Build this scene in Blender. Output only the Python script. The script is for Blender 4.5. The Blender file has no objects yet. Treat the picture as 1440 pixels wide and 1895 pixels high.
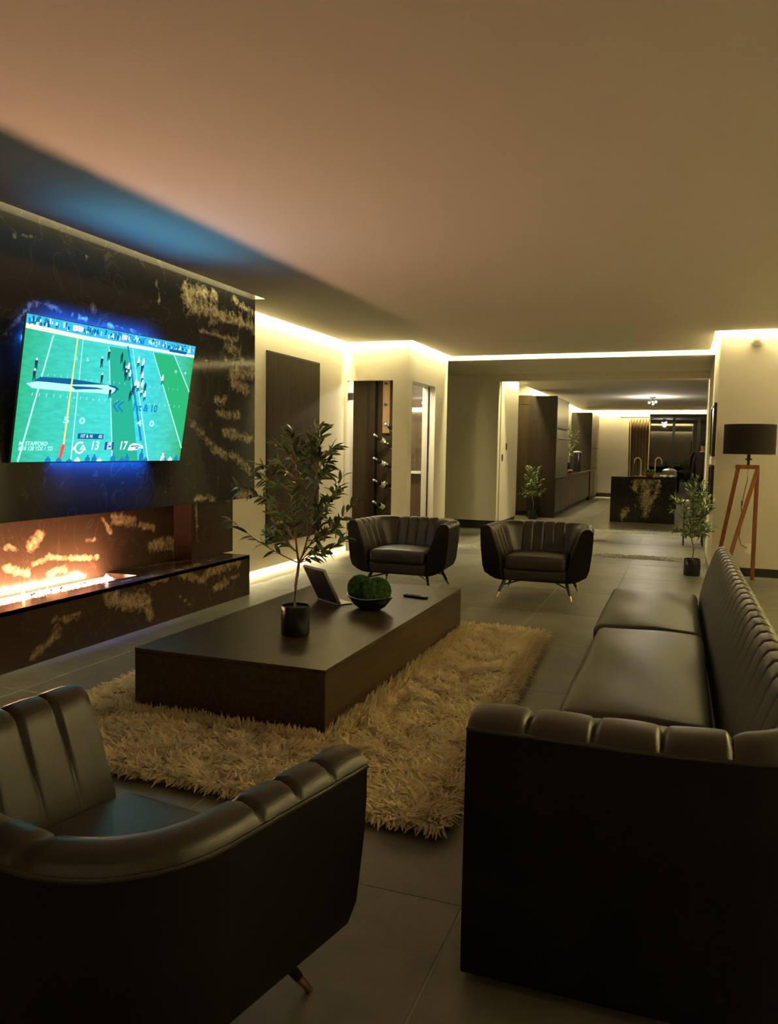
import bpy, bmesh, math, random
import numpy as np
from mathutils import Vector, Matrix

S = bpy.context.scene
C = S.collection
random.seed(7)
RNG = np.random.default_rng(11)
PI = math.pi
R = math.radians

# ------------------------------------------------------------------ camera
cam = bpy.data.cameras.new('camera')
camo = bpy.data.objects.new('camera', cam)
C.objects.link(camo)
cam.sensor_fit = 'HORIZONTAL'
cam.sensor_width = 36.0
cam.lens = 36.0 * 1475.4 / 1440.0
cam.clip_start = 0.05
cam.clip_end = 100


def cam_axes(yaw, pitch, roll):
    cy, sy = math.cos(yaw), math.sin(yaw)
    f = Vector((-sy * math.cos(pitch), cy * math.cos(pitch), -math.sin(pitch)))
    r = Vector((cy, sy, 0))
    u = r.cross(f)
    r2 = math.cos(roll) * r + math.sin(roll) * u
    u2 = -math.sin(roll) * r + math.cos(roll) * u
    return r2, u2, f


_r, _u, _f = cam_axes(R(20.171), R(4.529), R(0.930))
camo.matrix_world = Matrix(((_r.x, _u.x, -_f.x, 0), (_r.y, _u.y, -_f.y, 0), (_r.z, _u.z, -_f.z, 1.45), (0, 0, 0, 1)))
S.camera = camo

# ------------------------------------------------------------------ world, exposure
S.view_settings.view_transform = 'Standard'
S.view_settings.look = 'None'
S.view_settings.exposure = 1.4
S.view_settings.gamma = 1.0
S.view_settings.use_curve_mapping = False
w = bpy.data.worlds.new('world')
S.world = w
w.use_nodes = True
w.node_tree.nodes['Background'].inputs[0].default_value = (0.02, 0.025, 0.035, 1)
w.node_tree.nodes['Background'].inputs[1].default_value = 0.3
S.cycles.use_denoising = True
S.cycles.max_bounces = 8
S.cycles.diffuse_bounces = 5
S.cycles.glossy_bounces = 4
S.cycles.transmission_bounces = 6
S.cycles.sample_clamp_indirect = 6.0
S.cycles.caustics_reflective = False
S.cycles.caustics_refractive = False

WARM = (1.0, 0.86, 0.41)
LED = 0.98   # overall strength of the LED strips
ZC = 2.90      # underside of the dropped living-room ceiling
ZT = 3.06      # slab above the coves
ZK = 2.80      # underside of the kitchen ceiling
XW = -4.46     # left wall face


def strip_light(name, p0, p1, z, wpm, width=0.03, color=WARM, tilt=(0, 0, -1), spread=PI):
    """An LED strip: a long narrow area lamp between two plan points."""
    p0 = Vector((p0[0], p0[1], z)); p1 = Vector((p1[0], p1[1], z))
    d = p1 - p0
    L = bpy.data.lights.new(name, 'AREA')
    L.shape = 'RECTANGLE'
    L.size = d.length
    L.size_y = width
    L.energy = wpm * d.length * LED
    L.color = color
    L.spread = spread
    o = bpy.data.objects.new(name, L)
    C.objects.link(o)
    x = d.normalized()
    zz = -Vector(tilt).normalized()
    zz = (zz - x * zz.dot(x)).normalized()
    y = zz.cross(x)
    m = (p0 + p1) / 2
    o.matrix_world = Matrix(((x.x, y.x, zz.x, m.x), (x.y, y.y, zz.y, m.y), (x.z, y.z, zz.z, m.z), (0, 0, 0, 1)))
    return o


# added blue lamps behind and above the television, standing in for its glow
strip_light('added_glow_strip', (-3.84, 4.20), (-3.82, 5.35), 2.15, 60.0, 0.03, (0.01, 0.16, 1.0), (-1, 0, -0.1), R(130))
strip_light('added_glow_strip', (-3.955, 4.25), (-3.93, 5.25), 1.38, 7.0, 0.03, (0.01, 0.16, 1.0), (-0.8, 0, -1), R(100))
strip_light('added_glow_strip', (-3.745, 4.0), (-3.70, 5.45), 2.262, 0.50, 0.012, (0.06, 0.46, 0.75), (0.6, 0, 1), R(96))
# living-room coves (the strips lie in the gap between ceiling panel and wall)
strip_light('cove_strip', (-3.965, 0.4), (-3.965, 7.0), 3.03, 5.0)
strip_light('cove_strip', (-4.404, 7.05), (-4.404, 10.24), 3.03, 9.0)
strip_light('cove_strip', (-4.40, 10.245), (-3.48, 10.245), 3.03, 9.0)
strip_light('cove_strip', (-3.474, 10.25), (-3.474, 12.10), 3.03, 9.0)
strip_light('cove_strip', (-3.45, 12.138), (0.28, 12.138), 3.03, 9.0)
strip_light('cove_strip', (0.305, 10.30), (0.305, 12.10), 3.03, 9.0)
strip_light('cove_strip', (0.33, 10.296), (3.10, 10.296), 3.03, 7.5)
strip_light('cove_strip', (3.145, 1.8), (3.145, 10.2), 3.03, 42.0)
strip_light('cove_strip', (-3.9, -2.93), (3.1, -2.93), 3.03, 3.0)
# glowing shadow gap under the left wall
strip_light('floor_strip', (-4.50, 7.05), (-4.50, 10.25), 0.062, 3.6, 0.03, (1.0, 0.86, 0.46), (0.75, 0, -1))
# kitchen coves
strip_light('cove_strip', (-3.165, 14.75), (-3.165, 26.7), 2.92, 13.0)
strip_light('cove_strip', (-3.1, 26.765), (2.4, 26.765), 2.92, 26.0)
strip_light('cove_strip', (-3.1, 14.735), (0.30, 14.735), 2.92, 9.0)
# wine room
strip_light('wine_room_strip', (-5.6, 10.75), (-3.9, 10.75), 2.55, 7.0, 0.05, (1.0, 0.83, 0.5))
strip_light('side_strip', (-4.20, 10.95), (-3.80, 10.95), 2.58, 32.0, 0.06, (1.0, 0.92, 0.74))


# ------------------------------------------------------------------ materials
def nmat(name):
    m = bpy.data.materials.new(name)
    m.use_nodes = True
    nt = m.node_tree
    return m, nt, nt.nodes['Principled BSDF'], nt.nodes, nt.links


def simple(name, col, rough=0.5, metal=0.0, bump=0.0, bscale=200.0, spec=0.5, var=0.0, coat=0.0, vscale=3.0, emit=None, es=0.0):
    m, nt, b, N, L = nmat(name)
    b.inputs['Base Color'].default_value = (*col, 1)
    b.inputs['Roughness'].default_value = rough
    b.inputs['Metallic'].default_value = metal
    b.inputs['Specular IOR Level'].default_value = spec
    b.inputs['Coat Weight'].default_value = coat
    if emit:
        b.inputs['Emission Color'].default_value = (*emit, 1)
        b.inputs['Emission Strength'].default_value = es
    tc = N.new('ShaderNodeTexCoord')
    if var:
        n = N.new('ShaderNodeTexNoise'); n.inputs['Scale'].default_value = vscale; n.inputs['Detail'].default_value = 5
        L.new(tc.outputs['Object'], n.inputs['Vector'])
        r = N.new('ShaderNodeValToRGB')
        r.color_ramp.elements[0].position = 0.3; r.color_ramp.elements[1].position = 0.7
        r.color_ramp.elements[0].color = (*[c * (1 - var) for c in col], 1)
        r.color_ramp.elements[1].color = (*[min(1, c * (1 + var)) for c in col], 1)
        L.new(n.outputs['Fac'], r.inputs['Fac']); L.new(r.outputs['Color'], b.inputs['Base Color'])
    if bump:
        n2 = N.new('ShaderNodeTexNoise'); n2.inputs['Scale'].default_value = bscale; n2.inputs['Detail'].default_value = 3
        L.new(tc.outputs['Object'], n2.inputs['Vector'])
        bp = N.new('ShaderNodeBump'); bp.inputs['Strength'].default_value = bump; bp.inputs['Distance'].default_value = 0.01
        L.new(n2.outputs['Fac'], bp.inputs['Height']); L.new(bp.outputs['Normal'], b.inputs['Normal'])
    return m


def wood(name, c0, c1, rough=0.4, axis=2, scale=1.0, spec=0.5, coat=0.0):
    m, nt, b, N, L = nmat(name)
    tc = N.new('ShaderNodeTexCoord'); mp = N.new('ShaderNodeMapping')
    sc = [14 * scale] * 3; sc[axis] = 0.9 * scale
    mp.inputs['Scale'].default_value = sc
    L.new(tc.outputs['Object'], mp.inputs['Vector'])
    n = N.new('ShaderNodeTexNoise'); n.inputs['Scale'].default_value = 2.2; n.inputs['Detail'].default_value = 8; n.inputs['Distortion'].default_value = 0.6
    L.new(mp.outputs[0], n.inputs['Vector'])
    r = N.new('ShaderNodeValToRGB')
    r.color_ramp.elements[0].position = 0.3; r.color_ramp.elements[1].position = 0.7
    r.color_ramp.elements[0].color = (*c0, 1); r.color_ramp.elements[1].color = (*c1, 1)
    L.new(n.outputs['Fac'], r.inputs['Fac']); L.new(r.outputs['Color'], b.inputs['Base Color'])
    b.inputs['Roughness'].default_value = rough
    b.inputs['Specular IOR Level'].default_value = spec
    b.inputs['Coat Weight'].default_value = coat
    bp = N.new('ShaderNodeBump'); bp.inputs['Strength'].default_value = 0.06; bp.inputs['Distance'].default_value = 0.004
    L.new(n.outputs['Fac'], bp.inputs['Height']); L.new(bp.outputs['Normal'], b.inputs['Normal'])
    return m


def marble_mat(name, vein=(0.52, 0.44, 0.30), base=(0.017, 0.017, 0.019), rough=0.09):
    """Black granite; the float attribute 'cloud' says where the quartz clouds lie."""
    m, nt, b, N, L = nmat(name)
    tc = N.new('ShaderNodeTexCoord')
    at = N.new('ShaderNodeAttribute'); at.attribute_name = 'cloud'
    n1 = N.new('ShaderNodeTexNoise'); n1.inputs['Scale'].default_value = 9; n1.inputs['Detail'].default_value = 7; n1.inputs['Distortion'].default_value = 1.6
    L.new(tc.outputs['Object'], n1.inputs['Vector'])
    # cloud + noise, cut
    a = N.new('ShaderNodeMath'); a.operation = 'MULTIPLY_ADD'; a.inputs[1].default_value = 1.5; a.inputs[2].default_value = -0.75
    L.new(n1.outputs['Fac'], a.inputs[0])
    s = N.new('ShaderNodeMath'); s.operation = 'ADD'
    L.new(at.outputs['Fac'], s.inputs[0]); L.new(a.outputs[0], s.inputs[1])
    cr = N.new('ShaderNodeMapRange'); cr.inputs['From Min'].default_value = 0.28; cr.inputs['From Max'].default_value = 0.72
    L.new(s.outputs[0], cr.inputs['Value'])
    # mottle inside the cloud: grains and dark streaks
    v = N.new('ShaderNodeTexNoise'); v.inputs['Scale'].default_value = 24; v.inputs['Detail'].default_value = 8; v.inputs['Roughness'].default_value = 0.7; v.inputs['Distortion'].default_value = 0.6
    L.new(tc.outputs['Object'], v.inputs['Vector'])
    vr = N.new('ShaderNodeMapRange'); vr.inputs['From Min'].default_value = 0.36; vr.inputs['From Max'].default_value = 0.66; vr.inputs['To Min'].default_value = 0.12; vr.inputs['To Max'].default_value = 1.0
    L.new(v.outputs['Fac'], vr.inputs['Value'])
    # thin veins everywhere, faint
    n3 = N.new('ShaderNodeTexNoise'); n3.inputs['Scale'].default_value = 1.7; n3.inputs['Detail'].default_value = 6; n3.inputs['Distortion'].default_value = 2.2
    L.new(tc.outputs['Object'], n3.inputs['Vector'])
    d = N.new('ShaderNodeMath'); d.operation = 'SUBTRACT'; d.inputs[1].default_value = 0.5
    L.new(n3.outputs['Fac'], d.inputs[0])
    ab = N.new('ShaderNodeMath'); ab.operation = 'ABSOLUTE'; L.new(d.outputs[0], ab.inputs[0])
    vv = N.new('ShaderNodeMapRange'); vv.inputs['From Min'].default_value = 0.0; vv.inputs['From Max'].default_value = 0.012; vv.inputs['To Min'].default_value = 0.05; vv.inputs['To Max'].default_value = 0.0
    L.new(ab.outputs[0], vv.inputs['Value'])
    mu = N.new('ShaderNodeMath'); mu.operation = 'MULTIPLY'; L.new(cr.outputs[0], mu.inputs[0]); L.new(vr.outputs[0], mu.inputs[1])
    mx = N.new('ShaderNodeMath'); mx.operation = 'MAXIMUM'; L.new(mu.outputs[0], mx.inputs[0]); L.new(vv.outputs[0], mx.inputs[1])
    mix = N.new('ShaderNodeMix'); mix.data_type = 'RGBA'
    mix.inputs[6].default_value = (*base, 1); mix.inputs[7].default_value = (*vein, 1)
    L.new(mx.outputs[0], mix.inputs['Factor']); L.new(mix.outputs[2], b.inputs['Base Color'])
    b.inputs['Roughness'].default_value = rough
    b.inputs['Specular IOR Level'].default_value = 0.35
    return m


def tile_mat():
    m, nt, b, N, L = nmat('floor_tile')
    tc = N.new('ShaderNodeTexCoord'); oi = N.new('ShaderNodeObjectInfo')
    geo = N.new('ShaderNodeNewGeometry')
    n = N.new('ShaderNodeTexNoise'); n.inputs['Scale'].default_value = 3.0; n.inputs['Detail'].default_value = 8; n.inputs['Roughness'].default_value = 0.65
    L.new(geo.outputs['Position'], n.inputs['Vector'])
    r = N.new('ShaderNodeValToRGB')
    r.color_ramp.elements[0].position = 0.3; r.color_ramp.elements[1].position = 0.72
    r.color_ramp.elements[0].color = (0.110, 0.104, 0.083, 1); r.color_ramp.elements[1].color = (0.195, 0.184, 0.148, 1)
    L.new(n.outputs['Fac'], r.inputs['Fac'])
    hs = N.new('ShaderNodeHueSaturation')
    mr = N.new('ShaderNodeMapRange'); mr.inputs['To Min'].default_value = 0.88; mr.inputs['To Max'].default_value = 1.12
    L.new(oi.outputs['Random'], mr.inputs['Value']); L.new(mr.outputs[0], hs.inputs['Value'])
    L.new(r.outputs['Color'], hs.inputs['Color']); L.new(hs.outputs['Color'], b.inputs['Base Color'])
    b.inputs['Roughness'].default_value = 0.40
    n2 = N.new('ShaderNodeTexNoise'); n2.inputs['Scale'].default_value = 60; n2.inputs['Detail'].default_value = 4
    L.new(geo.outputs['Position'], n2.inputs['Vector'])
    bp = N.new('ShaderNodeBump'); bp.inputs['Strength'].default_value = 0.12; bp.inputs['Distance'].default_value = 0.004
    L.new(n2.outputs['Fac'], bp.inputs['Height']); L.new(bp.outputs['Normal'], b.inputs['Normal'])
    return m


TVS = 0.50   # brightness of the television picture


def emis(name, col, s=1.0):
    m, nt, b, N, L = nmat(name)
    e = N.new('ShaderNodeEmission'); e.inputs[0].default_value = (*col, 1); e.inputs[1].default_value = s * (TVS if name.startswith('screen') else 1)
    L.new(e.outputs[0], N['Material Output'].inputs[0])
    return m


def wool(name, col):
    m, nt, b, N, L = nmat(name)
    tc = N.new('ShaderNodeTexCoord')
    n = N.new('ShaderNodeTexNoise'); n.inputs['Scale'].default_value = 14; n.inputs['Detail'].default_value = 5; L.new(tc.outputs['Object'], n.inputs['Vector'])
    r = N.new('ShaderNodeValToRGB')
    r.color_ramp.elements[0].position = .3; r.color_ramp.elements[1].position = .7
    r.color_ramp.elements[0].color = (*[c * .8 for c in col], 1); r.color_ramp.elements[1].color = (*col, 1)
    L.new(n.outputs['Fac'], r.inputs['Fac'])
    d = N.new('ShaderNodeBsdfDiffuse'); t = N.new('ShaderNodeBsdfTranslucent'); x = N.new('ShaderNodeMixShader'); x.inputs[0].default_value = .42
    L.new(r.outputs[0], d.inputs[0]); L.new(r.outputs[0], t.inputs[0]); L.new(d.outputs[0], x.inputs[1]); L.new(t.outputs[0], x.inputs[2])
    L.new(x.outputs[0], N['Material Output'].inputs[0])
    return m


M = dict(
    wall=simple('warm_white_plaster', (0.62, 0.58, 0.50), 0.85, bump=0.05, bscale=120, spec=0.2),
    gwall=simple('grey_plaster', (0.66, 0.62, 0.52), 0.85, bump=0.05, bscale=120, spec=0.2),
    ceil=simple('ceiling_plaster', (0.60, 0.56, 0.50), 0.9, bump=0.08, bscale=90, spec=0.15),
    dark=simple('black_plastic', (0.012, 0.012, 0.012), 0.45),
    skirt=simple('black_skirting', (0.012, 0.011, 0.010), 0.5),
    grout=simple('pale_grout', (0.34, 0.32, 0.27), 0.9),
    tile=tile_mat(),
    pebble=simple('pebble_stone', (0.22, 0.21, 0.18), 0.4, var=0.5, vscale=40),
    marble=marble_mat('black_granite'),
    firestone=marble_mat('glow_tinted_granite', (0.50, 0.36, 0.20), (0.045, 0.026, 0.017), 0.2),  # same black granite, reddish glow of the fire painted into its colours
    islandm=marble_mat('black_granite_island', (0.62, 0.5, 0.3)),
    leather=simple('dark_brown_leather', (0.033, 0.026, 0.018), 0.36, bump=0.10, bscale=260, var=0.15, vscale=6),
    shadeleather=simple('shaded_leather', (0.0065, 0.0048, 0.0036), 0.6, bump=0.05, bscale=300, spec=0.2),  # same brown leather, shade of the unlit outer sides put into the colour
    piping=simple('dark_piping', (0.030, 0.025, 0.020), 0.45),
    legblk=simple('black_metal', (0.012, 0.011, 0.011), 0.4),
    brass=simple('brass', (0.75, 0.48, 0.24), 0.28, 1.0),
    tablewood=wood('espresso_veneer', (0.026, 0.015, 0.006), (0.062, 0.036, 0.015), 0.34, axis=1, spec=0.35),
    walnut=wood('brown_panel_veneer', (0.026, 0.016, 0.006), (0.050, 0.032, 0.012), 0.55, axis=2, spec=0.2),
    cabinet=wood('dark_cabinet_veneer', (0.010, 0.0055, 0.002), (0.022, 0.012, 0.005), 0.5, axis=2, spec=0.25),
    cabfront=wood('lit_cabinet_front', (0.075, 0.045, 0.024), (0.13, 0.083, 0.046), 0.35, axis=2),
    lampwood=wood('red_brown_wood', (0.16, 0.050, 0.014), (0.27, 0.095, 0.028), 0.4, axis=2),
    pegwood=wood('peg_panel_wood', (0.20, 0.11, 0.05), (0.32, 0.19, 0.09), 0.5, axis=2),
    shade=simple('black_lampshade', (0.020, 0.015, 0.012), 0.8, bump=0.2, bscale=700, spec=0.2),
    pot=simple('black_glazed_pot', (0.012, 0.011, 0.011), 0.22),
    soil=simple('dark_soil', (0.02, 0.014, 0.009), 0.95, bump=0.8, bscale=90),
    bark=simple('grey_brown_bark', (0.26, 0.19, 0.10), 0.7, bump=0.5, bscale=120, var=0.3, vscale=30),
    leaf=simple('olive_leaf', (0.12, 0.175, 0.06), 0.34, var=0.45, vscale=9),
    leaf2=simple('olive_leaf_pale', (0.24, 0.29, 0.12), 0.40, var=0.4, vscale=9),
    olive=simple('black_olive', (0.012, 0.008, 0.010), 0.3),
    moss=simple('green_moss', (0.11, 0.25, 0.085), 0.9, var=0.65, vscale=45, spec=0.1),
    rim=simple('pale_bowl_rim', (0.50, 0.44, 0.34), 0.3),
    frame=simple('dark_frame', (0.030, 0.030, 0.032), 0.25),
    frameedge=simple('silver_edge', (0.5, 0.48, 0.46), 0.3, 0.6),
    steel=simple('brushed_steel', (0.42, 0.39, 0.33), 0.32, 0.9),
    gold=simple('brass_tap_metal', (0.70, 0.60, 0.44), 0.3, 0.9),
    white=simple('white_plastic', (0.8, 0.78, 0.72), 0.5),
    whitewall=simple('white_reveal', (0.78, 0.76, 0.70), 0.7),
    curtain=simple('tan_curtain', (0.24, 0.17, 0.085), 0.85, var=0.2, vscale=3, spec=0.1),
    paper=simple('white_paper', (0.75, 0.73, 0.66), 0.7),
    green=simple('bright_green_leaf', (0.16, 0.42, 0.05), 0.5),
    terracotta=simple('reddish_tray', (0.35, 0.15, 0.08), 0.5),
    night=simple('night_backdrop', (0.004, 0.005, 0.007), 0.9, spec=0.0),
    rugp=wool('cream_wool', (0.94, 0.82, 0.57)),
    rugb=simple('rug_backing', (0.55, 0.46, 0.29), 0.95, spec=0.05),
    skin=simple('skin', (0.45, 0.27, 0.18), 0.55),
    jacket=simple('dark_maroon_jacket', (0.022, 0.010, 0.010), 0.7),
    trousers=simple('dark_trousers', (0.010, 0.010, 0.013), 0.8),
    hair=simple('dark_hair', (0.012, 0.009, 0.007), 0.6),
    shirt=simple('white_shirt', (0.75, 0.73, 0.68), 0.7),
    shoe=simple('black_shoe', (0.01, 0.01, 0.01), 0.35),
    bottle=simple('dark_bottle_glass', (0.012, 0.016, 0.010), 0.08),
    foil=simple('white_foil', (0.85, 0.82, 0.76), 0.3, 0.3),
    gravel=simple('black_fire_glass', (0.02, 0.018, 0.016), 0.25),
)


def glass_mat(name, tint=(0.9, 0.92, 0.9), refl=0.08, ior=1.5):
    m, nt, b, N, L = nmat(name)
    t = N.new('ShaderNodeBsdfTransparent'); t.inputs[0].default_value = (*tint, 1)
    g = N.new('ShaderNodeBsdfGlossy'); g.inputs['Roughness'].default_value = 0.02
    fr = N.new('ShaderNodeFresnel'); fr.inputs[0].default_value = ior
    ad = N.new('ShaderNodeMath'); ad.operation = 'ADD'; ad.inputs[1].default_value = refl; L.new(fr.outputs[0], ad.inputs[0])
    gb = N.new('ShaderNodeNewGeometry'); fb = N.new('ShaderNodeMath'); fb.operation = 'SUBTRACT'; fb.inputs[0].default_value = 1.0; L.new(gb.outputs['Backfacing'], fb.inputs[1])
    fm_ = N.new('ShaderNodeMath'); fm_.operation = 'MULTIPLY'; L.new(ad.outputs[0], fm_.inputs[0]); L.new(fb.outputs[0], fm_.inputs[1])

    mx = N.new('ShaderNodeMixShader')
    L.new(fm_.outputs[0], mx.inputs[0]); L.new(t.outputs[0], mx.inputs[1]); L.new(g.outputs[0], mx.inputs[2])
    L.new(mx.outputs[0], N['Material Output'].inputs[0])
    return m


M['glass'] = glass_mat('clear_glass', (0.92, 0.92, 0.88), 0.0, 1.15)
M['nightglass'] = glass_mat('dark_window_glass', (0.35, 0.38, 0.38), 0.16)
M['wineglass'] = glass_mat('stemware_glass', (0.95, 0.95, 0.93), 0.08)


# ------------------------------------------------------------------ mesh helpers
class MB:
    """Collects vertices and faces, then links them as one mesh object."""

    def __init__(s):
        s.v = []; s.f = []; s.mi = []

    def add(s, v, f, mi=0, X=None):
        k = len(s.v)
        for p in v:
            p = Vector(p)
            s.v.append(tuple(X @ p) if X is not None else tuple(p))
        for q in f:
            s.f.append(tuple(i + k for i in q)); s.mi.append(mi)
        return s

    def box(s, x0, x1, y0, y1, z0, z1, mi=0, X=None):
        v = [(x0, y0, z0), (x1, y0, z0), (x1, y1, z0), (x0, y1, z0), (x0, y0, z1), (x1, y0, z1), (x1, y1, z1), (x0, y1, z1)]
        f = [(0, 3, 2, 1), (4, 5, 6, 7), (0, 1, 5, 4), (1, 2, 6, 5), (2, 3, 7, 6), (3, 0, 4, 7)]
        return s.add(v, f, mi, X)

    def tube(s, pts, rad, n=8, mi=0, cap=True, X=None, up=(0, 0, 1)):
        pts = [Vector(p) for p in pts]
        if not hasattr(rad, '__len__'):
            rad = [rad] * len(pts)
        v = []; f = []
        ref = Vector(up)
        for i, p in enumerate(pts):
            d = (pts[min(i + 1, len(pts) - 1)] - pts[max(i - 1, 0)]).normalized()
            a = d.cross(ref)
            if a.length < 0.05:
                a = d.cross(Vector((1, 0.3, 0)))
            a.normalize(); b = d.cross(a)
            for k in range(n):
                t = 2 * PI * k / n
                v.append(p + (a * math.cos(t) + b * math.sin(t)) * rad[i])
        for i in range(len(pts) - 1):
            for k in range(n):
                k2 = (k + 1) % n
                f.append((i * n + k, i * n + k2, (i + 1) * n + k2, (i + 1) * n + k))
        if cap:
            f.append(tuple(range(n))[::-1]); f.append(tuple(range((len(pts) - 1) * n, len(pts) * n)))
        return s.add(v, f, mi, X)

    def lathe(s, prof, n=24, mi=0, X=None, cap0=True, cap1=True):
        v = []; f = []
        for r, z in prof:
            for k in range(n):
                t = 2 * PI * k / n
                v.append((r * math.cos(t), r * math.sin(t), z))
        m = len(prof)
        for i in range(m - 1):
            for k in range(n):
                k2 = (k + 1) % n
                f.append((i * n + k, i * n + k2, (i + 1) * n + k2, (i + 1) * n + k))
        if cap0: f.append(tuple(range(n))[::-1])
        if cap1: f.append(tuple(range((m - 1) * n, m * n)))
        return s.add(v, f, mi, X)

    def grid(s, rows, mi=0, close=False, X=None):
        k = len(rows); n = len(rows[0])
        v = [p for r in rows for p in r]; f = []
        for i in range(k - 1):
            for j in range(n - (0 if close else 1)):
                j2 = (j + 1) % n
                f.append((i * n + j, (i + 1) * n + j, (i + 1) * n + j2, i * n + j2))
        return s.add(v, f, mi, X)

    def mesh(s, name, mats, smooth=None):
        me = bpy.data.meshes.new(name)
        me.from_pydata(s.v, [], s.f)
        if not isinstance(mats, (list, tuple)): mats = [mats]
        for m in mats: me.materials.append(m)
        if len(mats) > 1: me.polygons.foreach_set('material_index', s.mi)
        me.update()
        if smooth is not None:
            me.polygons.foreach_set('use_smooth', [True] * len(me.polygons))
            me.set_sharp_from_angle(angle=R(smooth))
        return me

    def build(s, name, mats, parent=None, smooth=None, bevel=0.0, seg=2, loc=None):
        o = bpy.data.objects.new(name, s.mesh(name, mats, smooth))
        C.objects.link(o)
        if parent is not None: o.parent = parent
        if loc is not None: o.location = loc
        if bevel:
            b = o.modifiers.new('bevel', 'BEVEL'); b.width = bevel; b.segments = seg; b.limit_method = 'ANGLE'; b.angle_limit = R(40)
        return o


def box(name, x0, x1, y0, y1, z0, z1, mat, parent=None, bevel=0.0, seg=2):
    return MB().box(x0, x1, y0, y1, z0, z1).build(name, mat, parent, None, bevel, seg)


def thing(name, label, cat, loc=(0, 0, 0), rz=0.0, group=None):
    o = bpy.data.objects.new(name, None); C.objects.link(o)
    o.empty_display_size = 0.1
    o.location = loc; o.rotation_euler = (0, 0, rz)
    return tag(o, label, cat, group)


def tag(o, label, cat, group=None):
    o['label'] = label; o['category'] = cat
    if group: o['group'] = group
    return o


def struct(o):
    o['kind'] = 'structure'
    return o


def copy_tree(o, parent=None):
    c = o.copy(); C.objects.link(c)
    if parent is not None: c.parent = parent
    for ch in list(o.children):
        copy_tree(ch, c)
    return c


def seg_dist(P, a, b):
    a = np.array(a); b = np.array(b); d = b - a
    t = np.clip(((P - a) @ d) / max(d @ d, 1e-9), 0, 1)
    return np.linalg.norm(P - (a + t[:, None] * d), axis=1)


def stone_panel(name, origin, u, v, W, H, T, caps, mat, parent, step=0.04, bg=0.0, dim=False):
    """A stone slab: front grid in the plane (u, v) with the cloud attribute, thickness T backwards."""
    u = Vector(u); v = Vector(v); n = u.cross(v)
    nu = max(2, int(W / step)); nv = max(2, int(H / step))
    mb = MB()
    o = Vector(origin)
    rows = [[o + u * (W * i / nu) + v * (H * j / nv) for j in range(nv + 1)] for i in range(nu + 1)]
    mb.grid(rows)
    fr = len(mb.v)
    P = np.array([(W * i / nu, H * j / nv) for i in range(nu + 1) for j in range(nv + 1)])
    c = [o, o + u * W, o + u * W + v * H, o + v * H]
    q = [p - n * T for p in c]
    mb.add(c + q, [(0, 1, 5, 4), (1, 2, 6, 5), (2, 3, 7, 6), (3, 0, 4, 7), (4, 5, 6, 7)])
    ob = mb.build(name, mat, parent)
    val = np.full(len(mb.v), bg)
    d = np.full(len(P), -9.0)
    for (a0, b0, a1, b1, r) in caps:
        amp = 0.62 if (dim and a0 < 5.0) else 1.0      # paler, thinner clouds in the left half of the big slab
        d = np.maximum(d, amp - seg_dist(P, (a0, b0), (a1, b1)) / (2.7 * r))
    val[:fr] = np.clip(d, -0.5, 1.0) * 0.75 + bg
    val[fr:] = -0.1
    at = ob.data.attributes.new('cloud', 'FLOAT', 'POINT')
    at.data.foreach_set('value', val.astype(np.float32))
    return ob


# ------------------------------------------------------------------ structure
floor = struct(MB().box(-6.6, 3.3, -3.0, 27.0, -0.12, -0.0014).build('floor', M['grout']))
TW, TL = 0.6, 1.2
tm = MB()
g = 0.0032
tm.box(g, TW - g, g, TL - g, -0.012, 0)
tile_mesh = tm.mesh('tile', M['tile'])
bm = bmesh.new(); bm.from_mesh(tile_mesh)
bmesh.ops.bevel(bm, geom=[e for e in bm.edges if all(v.co.z > -0.001 for v in e.verts)], offset=0.0015, segments=1, affect='EDGES')
bm.to_mesh(tile_mesh); bm.free()


def put_tile(x, y):
    o = bpy.data.objects.new('tile', tile_mesh)
    C.objects.link(o); o.parent = floor
    o.location = (x, y, random.uniform(-0.0006, 0.0004))


BANDS = [(11.33, 11.77), (14.97, 15.37)]
for i in range(-8, 3):
    for j in range(-2, 11):
        x, y = i * TW, 2.37 + j * TL
        if x < -4.6 or (y < 0.6 and i > 1): continue
        put_tile(x, y)
# behind the tiles laid one by one the joints are too fine to see: one joined field
far = MB()
for i in range(-11, 6):
    for j in range(11, 21):
        x, y = i * TW, 2.37 + j * TL
        if x + TW > 3.3 or y + TL > 27: continue
        far.box(x + g, x + TW - g, y + g, y + TL - g, -0.012, 0)
for i in range(-11, -8):
    for j in range(6, 11):
        x, y = i * TW, 2.37 + j * TL
        far.box(x + g, x + TW - g, y + g, y + TL - g, -0.012, 0)
fo = far.build('far_tile', M['tile'], floor); fo['kind'] = 'stuff'
# pebble inlay bands crossing the floor
for y0, y1 in BANDS:
    band = struct(box('trim_1' if y0 < 12 else 'trim_2', -3.45, 0.33, y0, y1, -0.01, 0.0025, M['grout']))
    pm = MB()
    for k in range(1500):
        cx = random.uniform(-3.43, 0.31); cy = random.uniform(y0 + .02, y1 - .02); r = random.uniform(0.012, 0.024)
        a = random.uniform(0, PI)
        X = Matrix.Translation((cx, cy, 0.001)) @ Matrix.Rotation(a, 4, 'Z') @ Matrix.Diagonal((r * 1.3, r * 0.85, r * 0.6, 1))
        pm.lathe([(1, 0), (0.8, 0.6), (0.35, 0.95)], 6, 0, X, cap0=False)
    po = pm.build('pebble', M['pebble'], band, 50); po['kind'] = 'stuff'

# ceiling panel of the living room with its cove gaps
cp = MB()


def prism(mb, poly, z0, z1):
    n = len(poly)
    v = [(x, y, z0) for x, y in poly] + [(x, y, z1) for x, y in poly]
    f = [tuple(range(n))[::-1], tuple(range(n, 2 * n))] + [(i, (i + 1) % n, n + (i + 1) % n, n + i) for i in range(n)]
    mb.add(v, f)


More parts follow.
